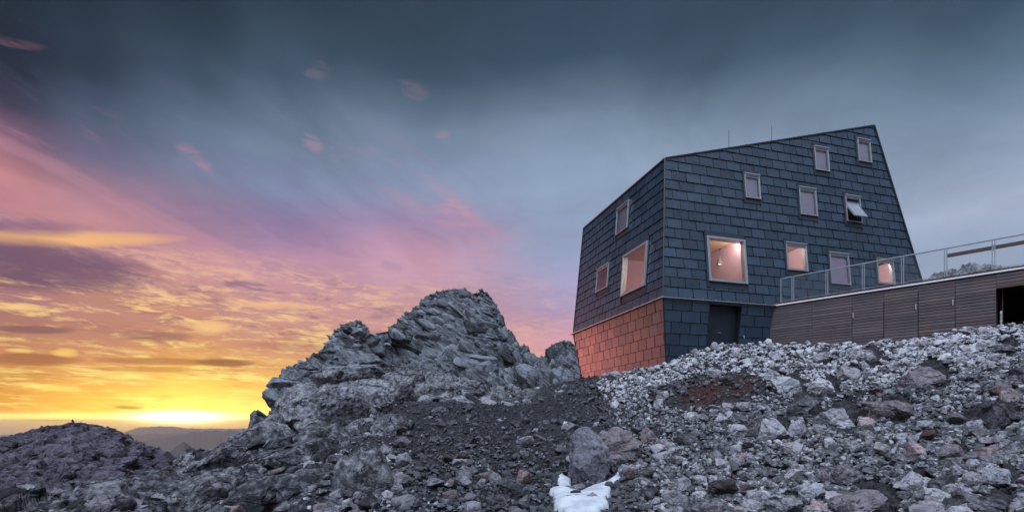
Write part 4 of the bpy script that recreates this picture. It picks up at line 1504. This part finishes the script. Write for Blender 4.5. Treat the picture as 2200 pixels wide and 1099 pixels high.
# terrace deck
mb = MB()
zt0, zt1 = ZT + .100, ZT + .165
edge_a, edge_b = W0 + E * -.30 + NA * .05, W0 + E * 16 + NA * .05
back_b = edge_b - NA * 9; back_a = F2 + DR * .6 - NR * .3
nbd = 60
for k in range(nbd):
    t0, t1 = k / nbd, (k + .93) / nbd
    p = [edge_a.lerp(back_a, t0), edge_b.lerp(back_b, t0), edge_b.lerp(back_b, t1), edge_a.lerp(back_a, t1)]
    if k == 0:
        n_ = 130   # the ends of short boards along the edge
        for j in range(n_):
            a, c = edge_a.lerp(edge_b, j / n_), edge_a.lerp(edge_b, (j + .9) / n_)
            w = NA * (-.30); jz = rb.uniform(-.004, .006)
            mb.box(v3(a.x, a.y, zt0), c - a, w, v3(0, 0, zt1 - zt0 + jz), rb.random())
        continue
    mb.hexa([v3(q.x, q.y, zt0) for q in p] + [v3(q.x, q.y, zt1) for q in p], rb.random())
child(mb.build('deck', M['rusty']), annex)

railing = empty('railing', tuple(W0 + E * 4 + v3(0, 0, zt1)))
tag(railing, 'galvanised steel railing with wire mesh along the terrace edge', 'railing')
def rp(u, z, d=-.06): return AX.at(u, z, d)
ZR = 6.69
posts = [apx(1676.5), apx(1702), apx(1775), apx(1853.5), apx(1938), apx(2031), apx(2134), apx(2262), apx(2420)]
for i, u in enumerate(posts):
    m = MB()
    if i == 0: m.box(rp(u - .02, zt1 - .05), E * .04, -NA * .04, v3(0, 0, ZR - zt1 + .05))
    else:
        for d in (-.05, .022): m.box(rp(u + d, zt1 - .12), E * .030, -NA * .06, v3(0, 0, ZR - zt1 + .10))
        m.box(rp(u - .06, zt1 + .0), E * .12, -NA * .09, v3(0, 0, .012))
    child(m.build('post', M['galv'], bevel=.004), railing)
m = MB(); m.bar(rp(posts[0] - .02, ZR, -.08), rp(posts[-1] + .1, ZR, -.08), .055, .045)
child(m.build('top_rail', M['galv'], bevel=.005), railing)
m = MB(); m.bar(rp(posts[0], zt1 + .07, -.08), rp(posts[-1], zt1 + .07, -.08), .02)
child(m.build('bottom_wire', M['galv']), railing)
for i in range(len(posts) - 1):
    a, c = posts[i] + (.02 if i == 0 else .055), posts[i + 1] - .055
    z0_, z1_ = zt1 + .07, ZR - .02
    m = MB(); wd = .0036; sp = .072
    H = z1_ - z0_; Wd = c - a
    for sg in (1, -1):
        k = -H
        while k < Wd:
            # a diagonal wire from (k, 0) to (k + H, H), clipped to the panel
            s0, s1 = max(0, -k), min(H, Wd - k)
            if s1 > s0 + .01:
                x0, y0, x1, y1 = a + k + s0, s0, a + k + s1, s1
                if sg < 0: x0, x1 = a + c - x0, a + c - x1
                p, q = rp(x0, z0_ + y0, -.08), rp(x1, z0_ + y1, -.08)
                dv = v3(0, 0, wd)
                m.hexa([p, q, q - NA * wd, p - NA * wd, p + dv, q + dv, q - NA * wd + dv, p - NA * wd + dv])
            k += sp
    child(m.build('mesh_panel', M['wire']) if 'wire' in M else m.build('mesh_panel', M['galv']), railing)
m = MB()
u0 = apx(2034)
m.box(rp(u0, 6.35, -.16), E * (posts[-1] - u0), -NA * .05, v3(0, 0, .135))
child(m.build('timber_rail', M['rusty']), railing)
m = MB()
for u in posts[6:]:
    m.box(rp(u - .05, 6.32, -.12), E * .10, -NA * .038, v3(0, 0, .19))
child(m.build('bracket', M['galv']), railing)

OSIL = [(1960, 625), (1985, 606), (1994, 598), (2004, 588), (2022, 584), (2042, 578), (2058, 578), (2070, 568), (2091, 563), (2106, 568), (2121, 565), (2134, 568), (2150, 574), (2162, 574), (2185, 584), (2210, 590), (2300, 610)]


def outcrop_disp(P):
    d1, c1, r1 = blocky(P, 2.2, 500, (1, 1, 1.3), .10, .35, .14, .05, .1)
    d2, c2, r2 = blocky(P, .8, 520, (1, 1, 1.3), .22, .45, .14, .08)
    return .45 * d1 + .45 * d2 + .2 * fbm(P * .8, 4, .6, 91), .5 * r1 + .5 * r2


ridge_mesh('rock_outcrop', OSIL, [(1960, 44), (2300, 44)], 1960, 2300, 170, np.linspace(32, 54, 150), [(1960, 1.2), (2300, 1.2)], 2.0, M['peak2'] if 'peak2' in M else M['ground'], outcrop_disp, 2.0, 1.0)


# ------------------------------------------------------------------ stones
def orient(n, spin, lean=0.0):
    q = Vector((0, 0, 1)).rotation_difference(n.lerp(Vector((0, 0, 1)), .35).normalized())
    m = q.to_matrix() @ Matrix.Rotation(spin, 3, 'Z')
    if lean: m = m @ Matrix.Rotation(lean, 3, 'X')
    return m


# boulders one can point to: centre column, foot row, width and height in the photograph, tint, label
BOULD = [
 (1814, 920, 92, 50, (1.15, 1.2, 1.2), 'broad pale grey boulder with a rounded top, alone in the middle of the scree slope'),
 (1735, 900, 78, 60, (1.3, 1.35, 1.35), 'whitish rough boulder leaning up the slope, left of the broad pale one'),
 (1676, 948, 68, 56, (1.1, 1.12, 1.15), 'grey angular boulder with a pointed top below the whitish leaning boulder'),
 (1720, 936, 38, 38, (1.0, 1.02, 1.08), 'small upright grey boulder squeezed between the angular boulder and the broad pale one'),
 (2006, 834, 92, 58, (.62, .56, .60), 'large dark purplish boulder with a flat top high on the scree below the timber wall'),
 (1928, 906, 90, 52, (.80, .74, .74), 'jagged brown-stained boulder right of the broad pale boulder'),
 (2162, 922, 88, 66, (.86, .86, .94), 'big rounded grey boulder at the right edge of the photograph'),
 (1702, 852, 66, 42, (1.05, 1.1, 1.12), 'smooth grey boulder with a sloping face above the whitish leaning boulder'),
 (1784, 851, 60, 36, (1.35, 1.35, 1.36), 'bright cracked boulder beside the smooth sloping one high on the slope'),
 (1834, 820, 46, 36, (1.1, 1.06, 1.1), 'upright lilac-grey boulder below the pale slabs of the crest'),
 (1872, 784, 62, 30, (1.35, 1.35, 1.38), 'pale slab-like boulder lying on the crest under the timber wall'),
 (1696, 1112, 84, 48, (1.1, 1.14, 1.14), 'wide pale grey boulder cut by the bottom edge'),
 (1760, 1082, 58, 40, (.95, 1.0, 1.02), 'rounded grey boulder just right of the wide pale boulder at the bottom edge'),
 (1830, 1048, 66, 44, (.85, .84, .86), 'broken-faced dark grey boulder low on the slope, above the long flat block'),
 (1972, 1052, 64, 44, (.95, .95, 1.0), 'wedge-shaped grey boulder in the lower right scree, left of a rounder one'),
 (2036, 1060, 54, 42, (.85, .86, .90), 'rounder grey boulder in the lower right scree beside the wedge-shaped one'),
 (2166, 1045, 72, 40, (.85, .90, .92), 'thick greenish grey slab tilted at the right edge, under the big rounded boulder'),
 (2060, 994, 60, 40, (.55, .50, .54), 'dark purplish brown boulder with a sharp ridge in the right-hand scree'),
 (1998, 949, 38, 24, (1.0, .66, .48), 'small orange-brown stone in the right-hand scree'),
 (2146, 1108, 108, 40, (.85, .86, .92), 'long low boulder in the bottom right corner'),
 (2021, 1084, 50, 32, (1.0, 1.03, 1.05), 'pale rounded stone above the long low boulder of the bottom right corner'),
 (1880, 1118, 140, 62, (.62, .60, .62), 'long flat dark block along the bottom edge of the scree'),
 (1322, 815, 42, 20, (1.35, 1.38, 1.42), 'wide pale boulder touching the foot of the rust-red wall'),
 (1368, 802, 24, 15, (1.3, 1.32, 1.35), 'small pale boulder at the foot of the rust-red wall, nearer the corner'),
 (1424, 862, 26, 24, (1.4, 1.4, 1.42), 'small bright block standing on the dark scree below the hut corner'),
 (1416, 880, 20, 22, (1.25, 1.3, 1.32), 'narrow upright pale stone under the small bright block'),
 (1490, 912, 36, 26, (1.4, 1.42, 1.42), 'whitish tapered boulder under the rust-red earth patch'),
 (1592, 943, 48, 28, (1.0, 1.02, 1.05), 'flat-faced grey boulder in the middle of the slope, left of the angular boulder'),
 (1538, 808, 34, 22, (1.35, 1.38, 1.4), 'pale rounded boulder on the crest below the dark blue door'),
 (1570, 890, 30, 24, (.95, .9, .95), 'squarish grey stone at the lower edge of the rust-red earth patch'),
 (1660, 815, 40, 26, (1.25, 1.25, 1.3), 'pale boulder on the crest below the left end of the timber wall'),
 (1772, 780, 44, 24, (1.3, 1.3, 1.32), 'light flat boulder on the crest below the first timber door'),
 (940, 893, 34, 24, (1.15, 1.2, 1.25), 'pale grey stone standing out alone on the dark middle slope'),
 (1400, 950, 40, 30, (.62, .52, .54), 'reddish grey stone right above the big boulder in the gully'),
 (2080, 915, 52, 30, (.60, .55, .60), 'dark flat stone left of the big rounded boulder'),
 (2180, 862, 44, 30, (.85, .74, .70), 'brownish stone above the big rounded boulder at the right edge'),
 (2170, 760, 54, 24, (1.1, 1.08, 1.12), 'pale stone below the dark opening of the timber wall'),
 (1470, 1060, 46, 34, (.75, .76, .82), 'grey boulder right of the snow patch near the bottom edge'),
 (1400, 1080, 46, 34, (.78, .80, .86), 'angular grey boulder between the snow patch and the scree'),
 (1100, 1075, 60, 44, (.60, .62, .68), 'dark grey boulder left of the snow patch near the bottom edge'),
]


def place_boulder(px, py, wpx, hpx, tint, label, seed, rough=.6, name='boulder', cat='boulder', sub=5, flat=None, sink=.22, hull=False):
    p, n = ground_hit(px, py)
    w = wpx / F * p.y; hh = hpx / F * p.y
    if hull:
        v, f_ = rock_shape(5, seed, rough, 10, flat, (.66, .92)), ICO[5][1]
    else:
        v, f_ = rock_shape(sub, seed, rough, 11, flat or (1, .8, .85)), ICO[sub][1]
    v = v / (v.max(0) - v.min(0)) * np.array([w, w * .82, hh * 1.25])
    a = random.Random(seed).uniform(-.22, .22)
    R_ = np.array(Matrix.Rotation(a, 3, 'Y'))
    v = v @ R_.T
    c = Vector((p.x, p.y + w * .36, p.z + hh * (.5 - sink) + 0.02))
    # lift onto the slope under its centre
    gz = ground_z(c.x, c.y)
    c.z = max(c.z, gz + hh * .10)
    me = np_mesh(name, v, f_, False)
    o = link(name, me, M['boulder'])
    o.location = c
    o.color = (*tint, 1)
    tag(o, label, cat)
    return o


TAKEN = []
for i, b in enumerate(BOULD):
    b = (*b[:4], tuple(c * .70 for c in b[4]), b[5])
    o = place_boulder(*b[:4], b[4], b[5], 900 + i * 7, name='boulder' if b[2] > 36 else 'stone', cat='boulder' if b[2] > 36 else 'stone')
    TAKEN.append((b[0], b[1] - b[3] / 2, b[2] / 2))
# the great boulder of the gully and the earth bank it leans on
place_boulder(1270, 1044, 90, 116, (.44, .44, .49), 'big smooth grey boulder standing over the snow patch in the gully', 1513, .5, flat=(1, .9, 1.25), sink=.04, hull=True)
place_boulder(1335, 1004, 118, 86, (.40, .36, .37), 'dark rugged boulder wedged behind the big smooth boulder of the gully', 1507, .9, flat=(1, .8, .9), sink=.12, hull=True)

FLATS = ((1, .85, .75), (1, .92, .88), (1, .7, .62), (1, .8, .5))
protos = [hull_rock(2000 + i, 16 + i % 5, FLATS[i % 4], 3) for i in range(16)]
protos2 = [hull_rock(2100 + i, 15, FLATS[i % 4]) for i in range(24)]
protos1 = [hull_rock(2200 + i, 10, FLATS[i % 3]) for i in range(24)]
proto_me = [np_mesh('stone', p, f, False) for p, f in protos]
for me in proto_me: me.materials.append(M['boulder'])

# the fractured limestone at the left: blocks still in their bed, dipping one way, parted by joints
rk = np.random.default_rng(77)
OFL = ((1, .8, .55), (1, .9, .7), (1, .7, .45), (1, .8, .85))
oproto = [hull_rock(2500 + i, 18 + i % 6, OFL[i % 4], 3) for i in range(14)]
oproto2 = [hull_rock(2600 + i, 15 + i % 5, OFL[i % 4], 1) for i in range(20)]
OV, OF, OT = [], [], []
off = 0


def SKY(a):
    return float(np.interp(a, [0, 38, 95, 190, 267, 324, 381, 427, 470, 520, 560, 590, 620, 660, 700, 760, 850, 950, 1050, 1150, 1240],
                           [1106, 1097, 1073, 1050, 1027, 1012, 985, 966, 950, 934, 915, 890, 862, 826, 800, 793, 800, 822, 838, 845, 815]))


def bed_blocks(n, smin, smax, px0, px1, py0, py1, zone, sink, tone, alpha=1.3):
    global off
    px = rk.uniform(px0, px1, n); py = rk.uniform(py0, py1, n); u = rk.uniform(0, 1, n)
    size = (smin ** -alpha + u * (smax ** -alpha - smin ** -alpha)) ** (-1 / alpha)
    for a, b, s_ in zip(px, py, size):
        p, nn = ground_hit(a, b)
        if p.y > 41 or p.y < 6: continue
        if rk.uniform() > zone(a, b, p.y): continue
        # keep the surveyed skyline: only small blocks near it
        room = (b - SKY(a)) / F * p.y
        if room < .05: continue
        if s_ * .55 > room + .12: s_ = max(.25, (room + .12) / .55)
        v, f = oproto[int(rk.integers(14))] if s_ / p.y * F > 55 else oproto2[int(rk.integers(20))]
        m = Matrix.Rotation(math.radians(rk.normal(-9, 9)), 3, 'Y') @ Matrix.Rotation(math.radians(rk.normal(8, 9)), 3, 'X') @ Matrix.Rotation(rk.choice([0, math.pi]) + rk.normal(.25, .35), 3, 'Z')
        k = s_ * rk.uniform(.8, 1.25, 3) * np.array([1.15, 1, .95])
        q = (v * k) @ np.array(m).T + np.array(p) + np.array([0, .15 * s_, -sink * s_])
        OV.append(q); OF.append(f + off); OT.append(np.full(len(v), np.clip(tone + (.14 if b < 930 else 0) + rk.normal(0, .20), 0, 1))); off += len(v)  # tint darkens towards the foreground, a vignette put into the colour


def left_zone(a, b, Y):
    lim = np.interp(Y, [7, 10, 13, 17, 22, 28, 36], [470, 540, 610, 700, 800, 860, 1000])
    return float(sstep(lim - a, -60, 60))


def back_zone(a, b, Y): return float(Y > 25) * float(1 - .6 * sstep(a, 1000, 1150))
def ledge(px, py, wpx, hpx, seed, tone, ry=-8, rx=6):
    global off
    p, nn = ground_hit(px, py)
    w, hh = wpx / F * p.y, hpx / F * p.y
    v, f = hull_rock(seed, 30, (1, .9, .62), 4)
    v = v / (v.max(0) - v.min(0)) * np.array([w * 1.1, w * .95, hh * 1.7])
    m = Matrix.Rotation(math.radians(ry), 3, 'Y') @ Matrix.Rotation(math.radians(rx), 3, 'X')
    q = v @ np.array(m).T + np.array(p) + np.array([0, w * .30, hh * .12])
    OV.append(q); OF.append(f + off); OT.append(np.full(len(v), tone)); off += len(v)


for k, (a, b, w_, h_, t_) in enumerate(((700, 905, 190, 80, .42), (560, 955, 130, 50, .34), (640, 880, 110, 60, .40), (790, 870, 130, 60, .40), (740, 815, 150, 40, .42), (620, 1000, 170, 60, .16), (470, 1010, 130, 40, .18),
                                        (770, 1060, 130, 100, .26), (600, 1085, 190, 70, .14), (440, 1080, 140, 60, .30), (300, 1080, 150, 60, .26), (180, 1095, 150, 46, .30), (390, 1030, 110, 40, .22), (860, 850, 100, 50, .36),
                                        (690, 960, 120, 46, .20), (520, 1095, 120, 60, .10), (330, 1040, 100, 30, .28), (840, 930, 90, 44, .22), (930, 845, 90, 40, .34), (1010, 850, 80, 34, .30))):
    ledge(a, b, w_, h_, 6000 + k * 3, t_, -8 + (k * 37 % 17 - 8), 6 + (k * 23 % 13 - 6))  # lower tones in front carry the same painted vignette
bed_blocks(520, .7, 1.9, 20, 900, 790, 1120, left_zone, .26, .16)
bed_blocks(1300, .25, .75, 10, 930, 790, 1120, left_zone, .12, .10)
bed_blocks(260, .7, 2.2, 560, 1150, 795, 880, back_zone, .22, .36)
bed_blocks(500, .3, .8, 600, 1230, 798, 890, back_zone, .10, .36)
oc = link('rock_outcrop', np_mesh('rock_outcrop', np.concatenate(OV), np.concatenate(OF), False, {'tint': np.concatenate(OT), 'rust': np.zeros(off), 'soil': np.zeros(off)}), M['ground'])
tag(oc, kind='structure')

rs = np.random.default_rng(21)
stones = []     # px, py, size m, position, normal, zone


def add_stones(n, smin, smax, zone_fn, px0, px1, py0, py1, alpha=2.2):
    px = rs.uniform(px0, px1, n); py = rs.uniform(py0, py1, n)
    u = rs.uniform(0, 1, n)
    size = (smin ** -alpha + u * (smax ** -alpha - smin ** -alpha)) ** (-1 / alpha)
    for a, b, s in zip(px, py, size):
        p, nn = ground_hit(a, b)
        if p.y > 40 or p.y < 5.5: continue
        w = zone_fn(a, b, p)
        if rs.uniform() > w: continue
        if any((a - q[0]) ** 2 + (b - q[1]) ** 2 < (q[2] * .8) ** 2 for q in TAKEN): continue
        stones.append((a, b, s, p, nn))


def bank_w(a, b, p):
    # loose stones right of the gully; thin on the bare earth
    e = 1300 + (b - 850) * .35
    w = float(sstep(a, e - 130, e + 120))
    if p.y > 24: w = max(w, float(sstep(a, 1240, 1330)))
    r = 1 - ((a - 1530 + (b - 835) * 1.2) / 120) ** 2 - ((b - 842) / 38) ** 2
    if r > 0: w *= .22
    return w
def gully_w(a, b, p): return float(sstep(a, 620, 760) * (1 - sstep(a, 1330, 1430)))
def crop_w(a, b, p): return float(1 - sstep(a, 820, 900)) * (p.y < 21)


add_stones(360, .25, .52, bank_w, 1250, 2330, 700, 1120, 2.8)
add_stones(6000, .11, .24, bank_w, 1230, 2330, 690, 1125, 2.2)
add_stones(22000, .06, .13, bank_w, 1200, 2330, 690, 1125, 1.2)
add_stones(190, .22, .45, gully_w, 700, 1400, 830, 1120, 2.6)
add_stones(1500, .10, .22, gully_w, 650, 1430, 815, 1125, 1.8)
add_stones(5200, .045, .11, gully_w, 640, 1430, 815, 1125, 1.2)
add_stones(420, .12, .55, crop_w, 60, 880, 810, 1125, 1.8)

add_stones(420, .20, .42, lambda a, b, p: 1.0, 1450, 2250, 695, 790, 2.0)
add_stones(1500, .12, .26, lambda a, b, p: 1.0, 1300, 2300, 695, 835, 2.0)
add_stones(600, .12, .3, lambda a, b, p: 1.0, 1230, 1480, 775, 850, 2.0)

order = sorted(range(len(stones)), key=lambda i: -stones[i][2] / stones[i][3].y)
NIND = 255
LAB = {
    'crest': ('pale lilac-grey stone in the rubble heaped against the foot of the hut and timber wall', 'stones heaped along the crest'),
    'slope': ('grey broken stone lying loose in the scree between the crest and the bottom edge', 'stones of the scree slope'),
    'gully': ('dark grey stone lying on the shaded slope around the snow patch', 'stones of the dark gully'),
    'outcrop': ('loose angular block resting on the fractured limestone at the left', 'loose blocks on the left outcrop')}


def zone_of(a, b, p):
    if a < 860: return 'outcrop'
    if bank_w(a, b, p) < .5: return 'gully'
    return 'crest' if b < 796 + max(0, (1500 - a)) * .25 - max(0, a - 1900) * .22 else 'slope'


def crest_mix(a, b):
    # pale fresh rubble along the building, its brighter lighting also put into the tint
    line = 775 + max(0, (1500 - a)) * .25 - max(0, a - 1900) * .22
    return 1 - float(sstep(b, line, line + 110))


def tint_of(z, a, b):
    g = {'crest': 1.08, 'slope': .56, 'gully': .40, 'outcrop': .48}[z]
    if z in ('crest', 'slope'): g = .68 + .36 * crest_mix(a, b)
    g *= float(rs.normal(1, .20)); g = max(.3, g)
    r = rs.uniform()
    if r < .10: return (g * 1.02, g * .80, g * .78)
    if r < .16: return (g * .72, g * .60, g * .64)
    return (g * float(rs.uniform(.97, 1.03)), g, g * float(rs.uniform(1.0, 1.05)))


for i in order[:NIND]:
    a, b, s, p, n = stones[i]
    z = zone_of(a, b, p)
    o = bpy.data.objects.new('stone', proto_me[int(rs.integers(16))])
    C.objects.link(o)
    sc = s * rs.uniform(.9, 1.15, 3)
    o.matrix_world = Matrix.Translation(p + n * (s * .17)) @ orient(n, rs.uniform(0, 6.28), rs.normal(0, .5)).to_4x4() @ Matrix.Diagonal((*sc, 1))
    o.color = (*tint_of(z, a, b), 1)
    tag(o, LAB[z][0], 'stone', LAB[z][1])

# all the smaller stones nobody would count
VV, FF, TT = [], [], []
off = 0
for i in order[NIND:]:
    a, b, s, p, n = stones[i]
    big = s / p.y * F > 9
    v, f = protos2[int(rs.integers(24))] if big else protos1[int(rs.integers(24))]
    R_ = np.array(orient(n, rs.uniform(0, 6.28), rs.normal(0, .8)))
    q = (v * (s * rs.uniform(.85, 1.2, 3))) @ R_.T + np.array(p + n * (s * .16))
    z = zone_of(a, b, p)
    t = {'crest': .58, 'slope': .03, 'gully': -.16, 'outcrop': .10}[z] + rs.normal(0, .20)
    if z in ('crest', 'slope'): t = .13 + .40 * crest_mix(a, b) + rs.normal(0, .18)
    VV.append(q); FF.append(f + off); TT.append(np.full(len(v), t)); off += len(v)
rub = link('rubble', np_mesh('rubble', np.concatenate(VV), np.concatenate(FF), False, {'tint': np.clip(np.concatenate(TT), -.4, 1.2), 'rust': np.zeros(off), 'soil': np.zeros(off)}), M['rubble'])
tag(rub, kind='stuff')

# ------------------------------------------------------------------ snow, cross, cairn
def inside_poly(px, py, poly):
    r = np.zeros(px.shape, bool); n = len(poly)
    for i in range(n):
        x0, y0 = poly[i]; x1, y1 = poly[(i + 1) % n]
        c = ((y0 > py) != (y1 > py)) & (px < (x1 - x0) * (py - y0) / (y1 - y0 + 1e-12) + x0)
        r ^= c
    return r


def poly_dist(px, py, poly):
    d = np.full(px.shape, 1e9); n = len(poly)
    for i in range(n):
        a = np.array(poly[i]); b = np.array(poly[(i + 1) % n]); ab = b - a
        t = np.clip(((px - a[0]) * ab[0] + (py - a[1]) * ab[1]) / (ab @ ab), 0, 1)
        d = np.minimum(d, np.hypot(px - a[0] - t * ab[0], py - a[1] - t * ab[1]))
    return d


def snow_patch(poly, label, thick, step=1.5, soft=9.0, group=None):
    P_ = np.array(poly)
    xs = np.arange(P_[:, 0].min() - 3, P_[:, 0].max() + 3, step); yy = np.arange(P_[:, 1].min() - 3, P_[:, 1].max() + 3, step)
    A, B = np.meshgrid(xs, yy)
    ins = inside_poly(A, B, poly); d = np.where(ins, poly_dist(A, B, poly), -poly_dist(A, B, poly))
    V_ = np.zeros((A.size, 3))
    for k, (a, b) in enumerate(zip(A.ravel(), B.ravel())):
        # smooth survey surface under the snow
        Yc = np.linspace(7, 30, 400)
        j = int(np.clip(np.searchsorted(gpx, a), 1, len(gpx) - 1))
        pyc = HY - F * Zb[:, j] / gy
        i = np.argmax((pyc <= b) & (gy > 5))
        y1, y0 = gy[i], gy[i - 1]; f_ = (pyc[i - 1] - b) / (pyc[i - 1] - pyc[i] + 1e-9)
        Y = y0 + (y1 - y0) * np.clip(f_, 0, 1)
        V_[k] = ((a - CX) / F * Y, Y, (HY - b) / F * Y)
    dd_ = d.ravel()
    prof = np.where(dd_ > 0, np.sqrt(np.clip(dd_ / soft, 0, 1)), np.clip(dd_ / 2.0, -1, 0) * .8)
    V_[:, 2] += thick * prof - .03 * (dd_ <= 0) + .012 * fbm(V_ * 3.0, 4, .55, 55) * (dd_ > 0)
    keep = (d > -2.6)
    f = grid_faces(*A.shape)
    f = f[keep.ravel()[f].all(1)]
    used = np.unique(f); mp = np.zeros(A.size, int); mp[used] = np.arange(len(used))
    o = link('snow_patch', np_mesh('snow_patch', V_[used], mp[f], True), M['snow'])
    return tag(o, label, 'snow patch', group)


def c6(*p): return [(1100 + x / 2.755, 700 + y / 2.755) for x, y in p]
snow_patch(c6((285, 862), (268, 900), (275, 928), (222, 966), (245, 980), (252, 1060), (300, 1090), (330, 1125), (520, 1125), (525, 1075), (572, 1045), (548, 1010), (580, 985), (590, 925), (640, 905), (690, 828), (640, 828), (615, 880), (560, 915), (470, 945), (410, 972), (360, 962), (340, 930), (348, 900), (310, 882)),
           'dirty white snow patch in the gully under the big smooth boulder', .085, soft=22.0)
snow_patch([(1212, 905), (1209, 912), (1213, 920), (1221, 919), (1222, 911), (1217, 908)], 'tiny white snow remnant on the dark slope above the gully', .10, .7, 3)
# stones melted into the snow
for k, (a, b, w, hh, lab) in enumerate(((1235, 1077, 24, 17, 'dark stone melted into the snow patch, upper one of two'), (1245, 1093, 26, 13, 'dark flat stone melted into the snow patch, lower one near the bottom edge'),
                                    (1195, 1058, 14, 13, 'small dark stone at the left rim of the snow patch'))):
    place_boulder(a, b, w, hh, (.34, .34, .38), lab, 1700 + k, .5, 'stone', 'stone', 3, (1, .8, .6), -.25)

HPX = CX + F * HR[:, :, 0] / HR[:, :, 1]; HPY = HY - F * HR[:, :, 2] / HR[:, :, 1]
PPX = CX + F * PR[:, :, 0] / PR[:, :, 1]; PPY = HY - F * PR[:, :, 2] / PR[:, :, 1]


def on_hill(px, py, tol=3.0):
    m = (np.abs(HPX - px) < tol) & (np.abs(HPY - py) < tol)
    if not m.any(): return on_hill(px, py, tol * 1.6)
    Y = np.where(m, HR[:, :, 1], 1e9)
    return HR[np.unravel_index(np.argmin(Y), Y.shape)]


def on_peak(px, py, tol=2.0):
    m = (np.abs(PPX - px) < tol) & (np.abs(PPY - py) < tol)
    if not m.any(): return on_peak(px, py, tol * 2)
    Y = np.where(m, PR[:, :, 1], 1e9)
    i = np.unravel_index(np.argmin(Y), Y.shape)
    return PR[i]


def peak_snow(pts, label, on_peak=on_peak):
    c = np.mean(pts, axis=0)
    rings = []
    for f_ in (0.0, .4, .65, .8):
        rings.append([on_peak(*(c + (np.array(p) - c) * f_)) for p in pts])
    vs, fs = [], []
    n = len(pts)
    for k, r in enumerate(rings):
        for q in r: vs.append(np.array(q) + np.array([0, -.45, .25]) * (1.0 if k < 3 else -.2))
    for k in range(3):
        for j in range(n): fs.append([k * n + j, k * n + (j + 1) % n, (k + 1) * n + (j + 1) % n, (k + 1) * n + j])
    o = link('snow_patch', np_mesh('snow_patch', np.array(vs), np.array(fs), True), M['snow'])
    tag(o, label, 'snow patch')


peak_snow([(963, 795), (972, 793), (984, 791), (985, 796), (975, 798), (966, 797)], 'small flat white snow patch on the lower face of the peak')
peak_snow([(996, 783), (1002, 782), (1003, 787), (1001, 793), (997, 790)], 'tiny upright snow patch right of the flat one on the peak')
peak_snow([(1025, 759), (1031, 757), (1036, 757), (1034, 760), (1028, 760)], 'thin snow streak high on the right part of the peak face')

peak_snow([(-14, 1086), (4, 1085), (18, 1086), (32, 1087), (22, 1097), (6, 1108), (-14, 1112)], 'white snow patch in the bottom left corner below the dark hill', on_hill)

top = on_peak(985, 622, 3)
cross = empty('summit_cross', tuple(top)); tag(cross, 'tiny dark summit cross on top of the rocky peak', 'cross')
m = MB(); m.box(Vector(top) + v3(-.07, 0, -.3), v3(.14, 0, 0), v3(0, .14, 0), v3(0, 0, 1.5)); child(m.build('post', M['dark']), cross)
m = MB(); m.box(Vector(top) + v3(-.42, .01, .75), v3(.84, 0, 0), v3(0, .12, 0), v3(0, 0, .14)); child(m.build('crossbar', M['dark']), cross)

mm = np.abs(HPX - 154) < 2.5
i = np.unravel_index(np.argmin(np.where(mm, HPY, 1e9)), HPY.shape)
ct = HR[i]
v = rock_shape(3, 3001, .8, 10, (1, .9, 1.3)) * 1.0
v[:, :2] *= (1.0 - .35 * (v[:, 2:3] / abs(v[:, 2]).max()))
o = link('summit_cairn', np_mesh('summit_cairn', v * np.array([1.1, 1.0, 1.25]), ICO[3][1], False), M['boulder'])
o.location = (ct[0], ct[1], ct[2] + .45); o.color = (.4, .4, .45, 1)
tag(o, 'small stone cairn on top of the dark hill at the left', 'cairn')

# ------------------------------------------------------------------ the air
bm = bmesh.new()
bmesh.ops.create_cube(bm, size=1.0)
me = bpy.data.meshes.new('haze'); bm.to_mesh(me); bm.free()
x1, y0, y1, z0, z1 = 95000.0, -40.0, 27000.0, -660.0, 86.0
for vtx in me.vertices:
    vtx.co = ((vtx.co.x * 2) * x1, y0 + (vtx.co.y + .5) * (y1 - y0), z0 + (vtx.co.z + .5) * (z1 - z0))
mh = bpy.data.materials.new('evening_haze'); mh.use_nodes = True
n_ = NT(mh.node_tree)
o_ = n_.node('ShaderNodeOutputMaterial'); pv = n_.node('ShaderNodeVolumePrincipled')
pv.inputs['Color'].default_value = (1.0, 0.88, 0.66, 1)
pv.inputs['Density'].default_value = 3.2e-5
pv.inputs['Anisotropy'].default_value = 0.35
n_.t.links.new(pv.outputs[0], o_.inputs['Volume'])
haze = link('haze', me, mh)
tag(haze, kind='stuff')
